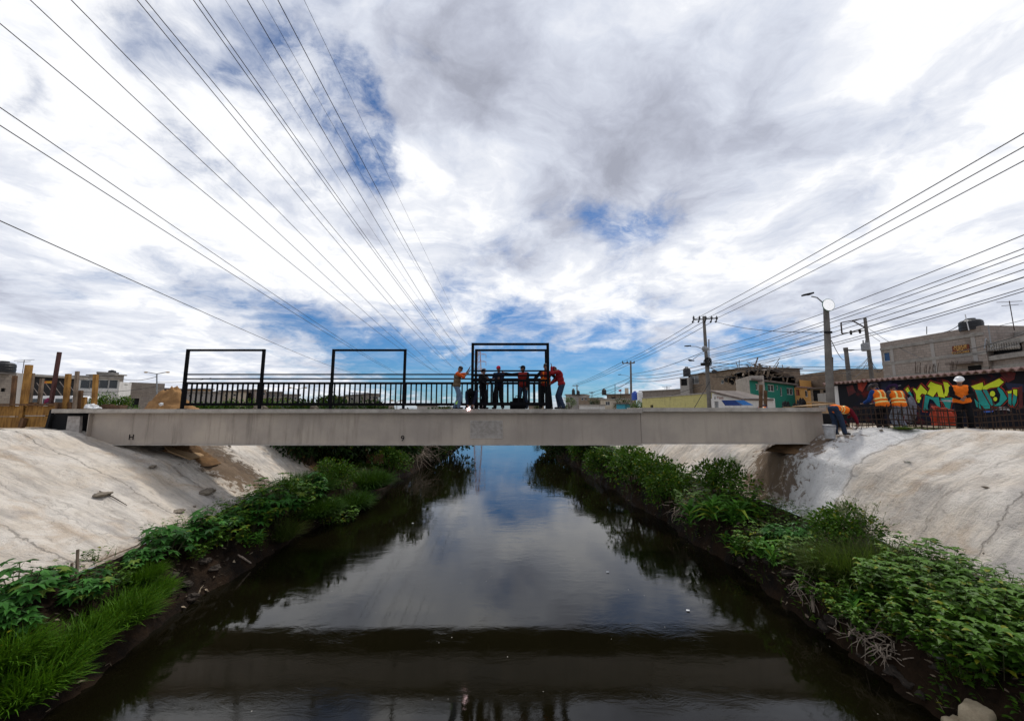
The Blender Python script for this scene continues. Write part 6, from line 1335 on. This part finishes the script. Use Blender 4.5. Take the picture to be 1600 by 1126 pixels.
# double-arm lamps, left
for px, pb, pt, Y, w, lab in ((245, 640, 584, 48, 14, 'double-armed street lamp over the bare block house'), (465, 640, 608, 95, 9, 'small far double-armed lamp behind the balusters'), (620, 640, 628, 170, 5, 'tiny far double-armed lamp right of the third post')):
    r = thing('street_lamp', at(px, pb, Y), lab, 'street lamp'); g = MB(); g.tube([at(px, pb, Y), at(px, pt, Y)], .07 * max(1, Y / 60), 8); g.build('shaft', M_steel, r)
    for s_ in (-1, 1):
        g = MB(); a = at(px, pt, Y); g.tube([a, at(px + s_ * w * .6, pt - 1.5, Y), at(px + s_ * w, pt - 2.5, Y)], .05 * max(1, Y / 60), 6); g.build('arm', M_steel, r)
        g = MB(); g.ell(at(px + s_ * (w + 3), pt - 2.5, Y), (.28 * Y / 48, .12, .09 * Y / 48)); g.build('lamp_head', simple('lamp_amber', (.45, .30, .15), None, 3, .5), r)
for k, (px, pt, Y, lab) in enumerate(((961, 600, 100, 'thin dark mast between the far houses'), (970, 608, 98, 'short mast with small red flag'), (925, 612, 115, 'cross antenna over the low tan house'), (1042, 603, 75, 'antenna on the flat grey block building'), (675, 622, 150, 'thin far mast left of the welder'), (708, 624, 150, 'thin far mast nearest the welder'), (1155, 562, 55, 'thin rod on the long house beside the wreckage'))): antenna(px, 625 if px < 1100 else 580, pt, Y, lab, 0, px in (925, 1042))
g = MB(); g.poly([at(966.5, 609, 98), at(971, 608, 98), at(971, 611, 98), at(967, 611.5, 98)], (0, .1, 0)); tag(g.build('flag', simple('red_cloth', (.5, .03, .03))), 'small red flag on the short mast', 'flag')
# lattice pylon
YT = 190.0
py_ = thing('pylon', at(748, 640, YT), 'red and white lattice power pylon far off, seen through the portal frame', 'pylon')
def P_(dx_, h): return Vector((at(747.5, 640, YT).x + dx_, YT, 4.2 + h))
Hh = at(747, 547, YT).z - 4.2; M_pyl = simple('pylon_red', (.28, .10, .09), (.5, .45, .44), .35, .7)
def wdt(h): return 2.3 - 1.75 * h / Hh
g = MB(); g2 = MB()
for sx in (-1, 1):
    for sy in (-1, 1): g.tube([P_(sx * wdt(0), 0) + Vector((0, sy * wdt(0), 0)), P_(sx * wdt(Hh), Hh) + Vector((0, sy * wdt(Hh), 0))], .13, 4)
h = 0
while h < Hh - 1:
    h2 = min(h + wdt(h) * 1.5 + .8, Hh)
    for sy in (-1, 1):
        for s_ in (-1, 1): g2.tube([P_(s_ * wdt(h), h) + Vector((0, sy * wdt(h), 0)), P_(-s_ * wdt(h2), h2) + Vector((0, sy * wdt(h2), 0))], .07, 3)
    g2.tube([P_(-wdt(h2), h2), P_(wdt(h2), h2)], .07, 3); h = h2
g.build('leg', M_pyl, py_); g2.build('lattice', M_pyl, py_)
for k, fr_ in enumerate((.93, .81, .69)):
    g = MB(); z = Hh * fr_; g.tube([P_(-3.6, z), P_(3.6, z)], .12, 4); g.tube([P_(.4, z + .8), P_(3.6, z)], .08, 4); g.tube([P_(-.4, z + .8), P_(-3.6, z)], .08, 4); g.tube([P_(3.5, z), P_(3.5, z - 2)], .12, 4); g.tube([P_(-3.5, z), P_(-3.5, z - 2)], .12, 4); g.build('crossarm', M_pyl, py_)
# ------------------------------------------------------------------ wires
def wire(pts, rad, lab, group, name='power_line'):
    g = MB(); g.tube(pts, rad, 5, False); o = g.build(name, M_wire, loc=pts[0], fixn=False); return tag(o, lab, 'wire', group)
def hv(A, M_pt, T, hA, DT, lab, rad=.028):
    d = ray(*A); DA = hA * d.y / d.z; pA = at(*A, DA); pT = at(*T, DT)
    # plan line through both; find depth where it shows at the middle pixel
    rm = ray(*M_pt); k = rm.x / rm.y; sx_ = (pT.x - pA.x) / (DT - DA); den_ = k - sx_; YM = (pA.x - sx_ * DA) / den_
    YM = min(max(YM, DA * 1.15), DT * .8); zM = at(*M_pt, YM).z
    def z(Y):
        ys = (DA, YM, DT); zs = (pA.z, zM, pT.z); s_ = 0
        for i in range(3):
            l = 1
            for j in range(3):
                if i != j: l *= (Y - ys[j]) / (ys[i] - ys[j])
            s_ += zs[i] * l
        return s_
    pts = []; n = 60
    for i in range(n + 1): Y = DA * .55 + (DT - DA * .55) * (i / n) ** 1.8; pts.append(Vector((pA.x + sx_ * (Y - DA), Y, z(Y))))
    p0, p1 = pts[0], pts[1]; pts.insert(0, p0 + (p0 - p1).normalized() * 14)
    wire(pts, [rad * (1 + .006 * max(0, p.y)) * .75 for p in pts], lab, 'overhead lines fanning out from the pylon')
HV = [((0, 345), (350, 502), (560, 584), 8, 'lowest overhead line, crossing the left edge above the brick roofs'), ((0, 196), (350, 420), (640, 592), 13, 'lower line of the close pair on the left edge'), ((0, 168), (350, 407), (610, 576), 14, 'upper, thicker line of the close pair on the left edge'), ((0, 37), (355, 330), (690, 585), 18, 'single overhead line meeting the left edge near the top corner'),
      ((47, 0), (397, 328), (676, 578), 20, 'first overhead line from the left crossing the top edge'), ((111, 0), (433, 328), (691, 584), 20, 'second overhead line from the left crossing the top edge'), ((214, 0), (561, 419), (706, 572), 21, 'third overhead line on the top edge, left of a close pair'), ((227, 0), (567, 412), (709, 575), 21, 'fourth overhead line on the top edge, right of a close pair'),
      ((302, 0), (573, 378), (724, 569), 22, 'fifth overhead line on the top edge, crossing the blue gap'), ((311, 0), (577, 377), (728, 571), 22, 'sixth overhead line on the top edge, twin of the one crossing the blue gap'), ((352, 0), (607, 398), (726, 546), 24, 'faint thin overhead line right of the twin pair'), ((386, 0), (646, 442), (730, 557), 22, 'overhead line through the large blue gap, left one'), ((410, 0), (634, 390), (706, 484), 25, 'faint thin overhead line between two thicker ones'), ((434, 0), (652, 412), (730, 538), 22, 'rightmost thick overhead line on the top edge'), ((475, 0), (661, 387), (727, 523), 25, 'rightmost and faintest overhead line on the top edge')]
for A, M_, T, hA, lab in HV: hv(A, M_, T, hA, 188, lab, .016 if 'faint' in lab else .030)
def sagw(p, q, s_, n=18): return [p.lerp(q, i / n) - Vector((0, 0, s_ * 4 * (i / n) * (1 - i / n))) for i in range(n + 1)]
def side(pole, D, edge, h, lab, sag=.25, rad=.02, grp='cables along the right street'):
    p = at(*pole, D); d = ray(*edge); De = h * d.y / d.z; q = at(*edge, De); e = q + (q - p).normalized() * 7
    pts = sagw(p, q, sag) + [e]; wire(pts, rad, lab, grp)
for (po, ed, h, lab) in (((1085, 499), (1600, 208), 10.2, 'highest of the three long wires from the tall pole'), ((1103, 498), (1600, 229), 10.1, 'middle of the three long wires from the tall pole'), ((1120, 497), (1600, 251), 10.0, 'lowest of the three long wires from the tall pole')): side(po, YA, ed, h, lab, .15, .024)
for k, (py_a, ed, h, lab) in enumerate(((547, (1600, 367), 7.4, 'top cable of the bundle passing behind the white disc'), (556, (1600, 388), 7.0, 'second cable of the bundle right of the white disc'), (559, (1600, 397), 6.9, 'third cable of the bundle, almost touching the second'), (566, (1600, 410), 6.6, 'fourth cable of the bundle over the transformer frame'), (570, (1600, 421), 6.3, 'fifth cable of the bundle over the transformer frame'), (575, (1600, 433), 6.0, 'thick sixth cable running over the black tank'), (580, (1600, 450), 5.8, 'seventh cable, second lowest of the bundle'), (583, (1600, 455), 5.7, 'lowest cable of the bundle at the right edge'))): side((1108, py_a), YA, ed, h, lab, .35, .022 if k != 5 else .032)
def seg(a, Da, b_, Db, sag, rad, lab, grp): wire(sagw(at(*a, Da), at(*b_, Db), sag), rad, lab, grp)
GP = 'wires between the right poles'
for k, (a, b_, lab) in enumerate((((1085, 503), (973, 565), 'left wire from the tall pole to the T-shaped pole'), ((1098, 503), (981, 565), 'middle wire from the tall pole to the T-shaped pole'), ((1112, 503), (991, 565), 'right wire from the tall pole to the T-shaped pole'))): seg(a, YA, b_, YB, .25, .03, lab, GP)
for a, b_, lab in (((973, 565), (895, 601), 'left wire from the T-shaped pole to the farthest pole'), ((981, 565), (900, 601), 'middle wire from the T-shaped pole to the farthest pole'), ((991, 565), (904, 601), 'right wire from the T-shaped pole to the farthest pole')): seg(a, YB, b_, YC, .4, .045, lab, GP)
for k, (y0, y1, lab) in enumerate(((547, 584, 'topmost low cable left of the tall pole'), (568, 586, 'second low cable left of the tall pole'), (574, 591, 'third low cable left of the tall pole'), (580, 595, 'lowest cable left of the tall pole'))): seg((1105, y0), YA, (986, y1), YB, .5, .035, lab, GP)
seg((1100, 600), 42, (985, 632), 70, .3, .03, 'drop cable crossing above the yellow wall', GP)
for k, (a, b_, lab) in enumerate((((985, 590), (905, 618), 'low cable between the T-shaped pole and far houses'), ((985, 594), (945, 616), 'low cable down to the black far tank'), ((985, 597), (900, 624), 'lowest far cable over the low tan house'))): seg(a, YB, b_, 118, .4, .045, lab, GP)
seg((1116, 502), YA, (1288, 519), YL + .5, .35, .022, 'loose sagging wire from the tall pole to the street lamp', GP)
for k, (a, b_, lab) in enumerate((((1110, 566), (1355, 572), 'upper level cable behind the street lamp'), ((1110, 572), (1357, 575), 'second level cable behind the street lamp'), ((1110, 575), (1357, 577), 'third level cable, thick, behind the street lamp'), ((1113, 588), (1300, 584), 'low slack cable over the roofs'))): seg(a, YA, b_, YE, .25, .03, lab, GP)
rnd.seed(31)
for k in range(9):
    a = (1361 + rnd.uniform(-2, 2), 556 + rnd.uniform(-3, 14)); b_ = ((1305 + k * 7, 585 + rnd.uniform(-6, 6)) if k < 5 else (1372 + (k - 5) * 3, 580 + rnd.uniform(-8, 8))); seg(a, YE, b_, YE - 3, rnd.uniform(.2, .8), .02, ('first', 'second', 'third', 'fourth', 'fifth', 'sixth', 'seventh', 'eighth', 'ninth')[k] + ' drop cable from the left at the transformer pole', 'drop cables at the transformer pole')
seg((1299, 532), YL, (1322, 561), 44, .5, .02, 'slack cable from the street lamp to the leaning pole', GP); seg((1356, 518), YE, (1375, 533), 33, .1, .02, 'short cable from the transformer pole to the big block house', GP); seg((1356, 512), YE, (1440, 560), 28, .2, .02, 'cable crossing the face of the big block house', GP)
seg((1475, 519), 28, (1507, 500), 27, .15, .025, 'black cable curving up to the big water tank', GP); seg((1490, 551), 24, (1640, 508), 18, .1, .025, 'upper cable across the balcony at right edge', GP); seg((1520, 553), 24, (1640, 520), 18, .1, .022, 'lower cable across the balcony at right edge', GP); seg((1360, 548), YE, (1640, 490), 26, .2, .02, 'cable above the roof of the right edge house', GP)
seg((245, 588), 48, (190, 592), 46, .3, .03, 'cable from the double lamp to the white house', 'left cables'); seg((245, 597), 48, (330, 590), 70, .3, .03, 'cable from the double lamp toward the railing', 'left cables'); seg((245, 603), 48, (120, 612), 42, .3, .025, 'low cable before the white house', 'left cables')
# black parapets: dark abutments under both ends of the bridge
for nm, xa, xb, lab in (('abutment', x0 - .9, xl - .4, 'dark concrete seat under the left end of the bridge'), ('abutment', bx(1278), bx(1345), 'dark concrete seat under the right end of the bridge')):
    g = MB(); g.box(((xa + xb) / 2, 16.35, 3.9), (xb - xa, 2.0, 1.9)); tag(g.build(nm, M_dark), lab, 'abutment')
M_soil2 = simple('damp_soil', (.20, .115, .055), (.08, .05, .03), 2.2, .95, 0, 1.0, .1)
mound('soil_heap', (12.5, 15.6, 3.4), 2.2, 1.7, .85, M_soil2, 'brown soil heap under the right end of the bridge', 'soil heap', 9, pw=1.2)
mound('soil_heap', (-14.2, 16.6, 2.75), 1.7, 1.3, 1.0, M_soil2, 'dark soil heap under the left end of the bridge', 'soil heap', 12, pw=1.2)
for k in list(PROTOS.values()):
    for r in k:
        if r.name not in USED:
            for ch in list(r.children): bpy.data.objects.remove(ch)
            bpy.data.objects.remove(r)
for o in sc.objects:
    if '_w' in o: del o['_w']
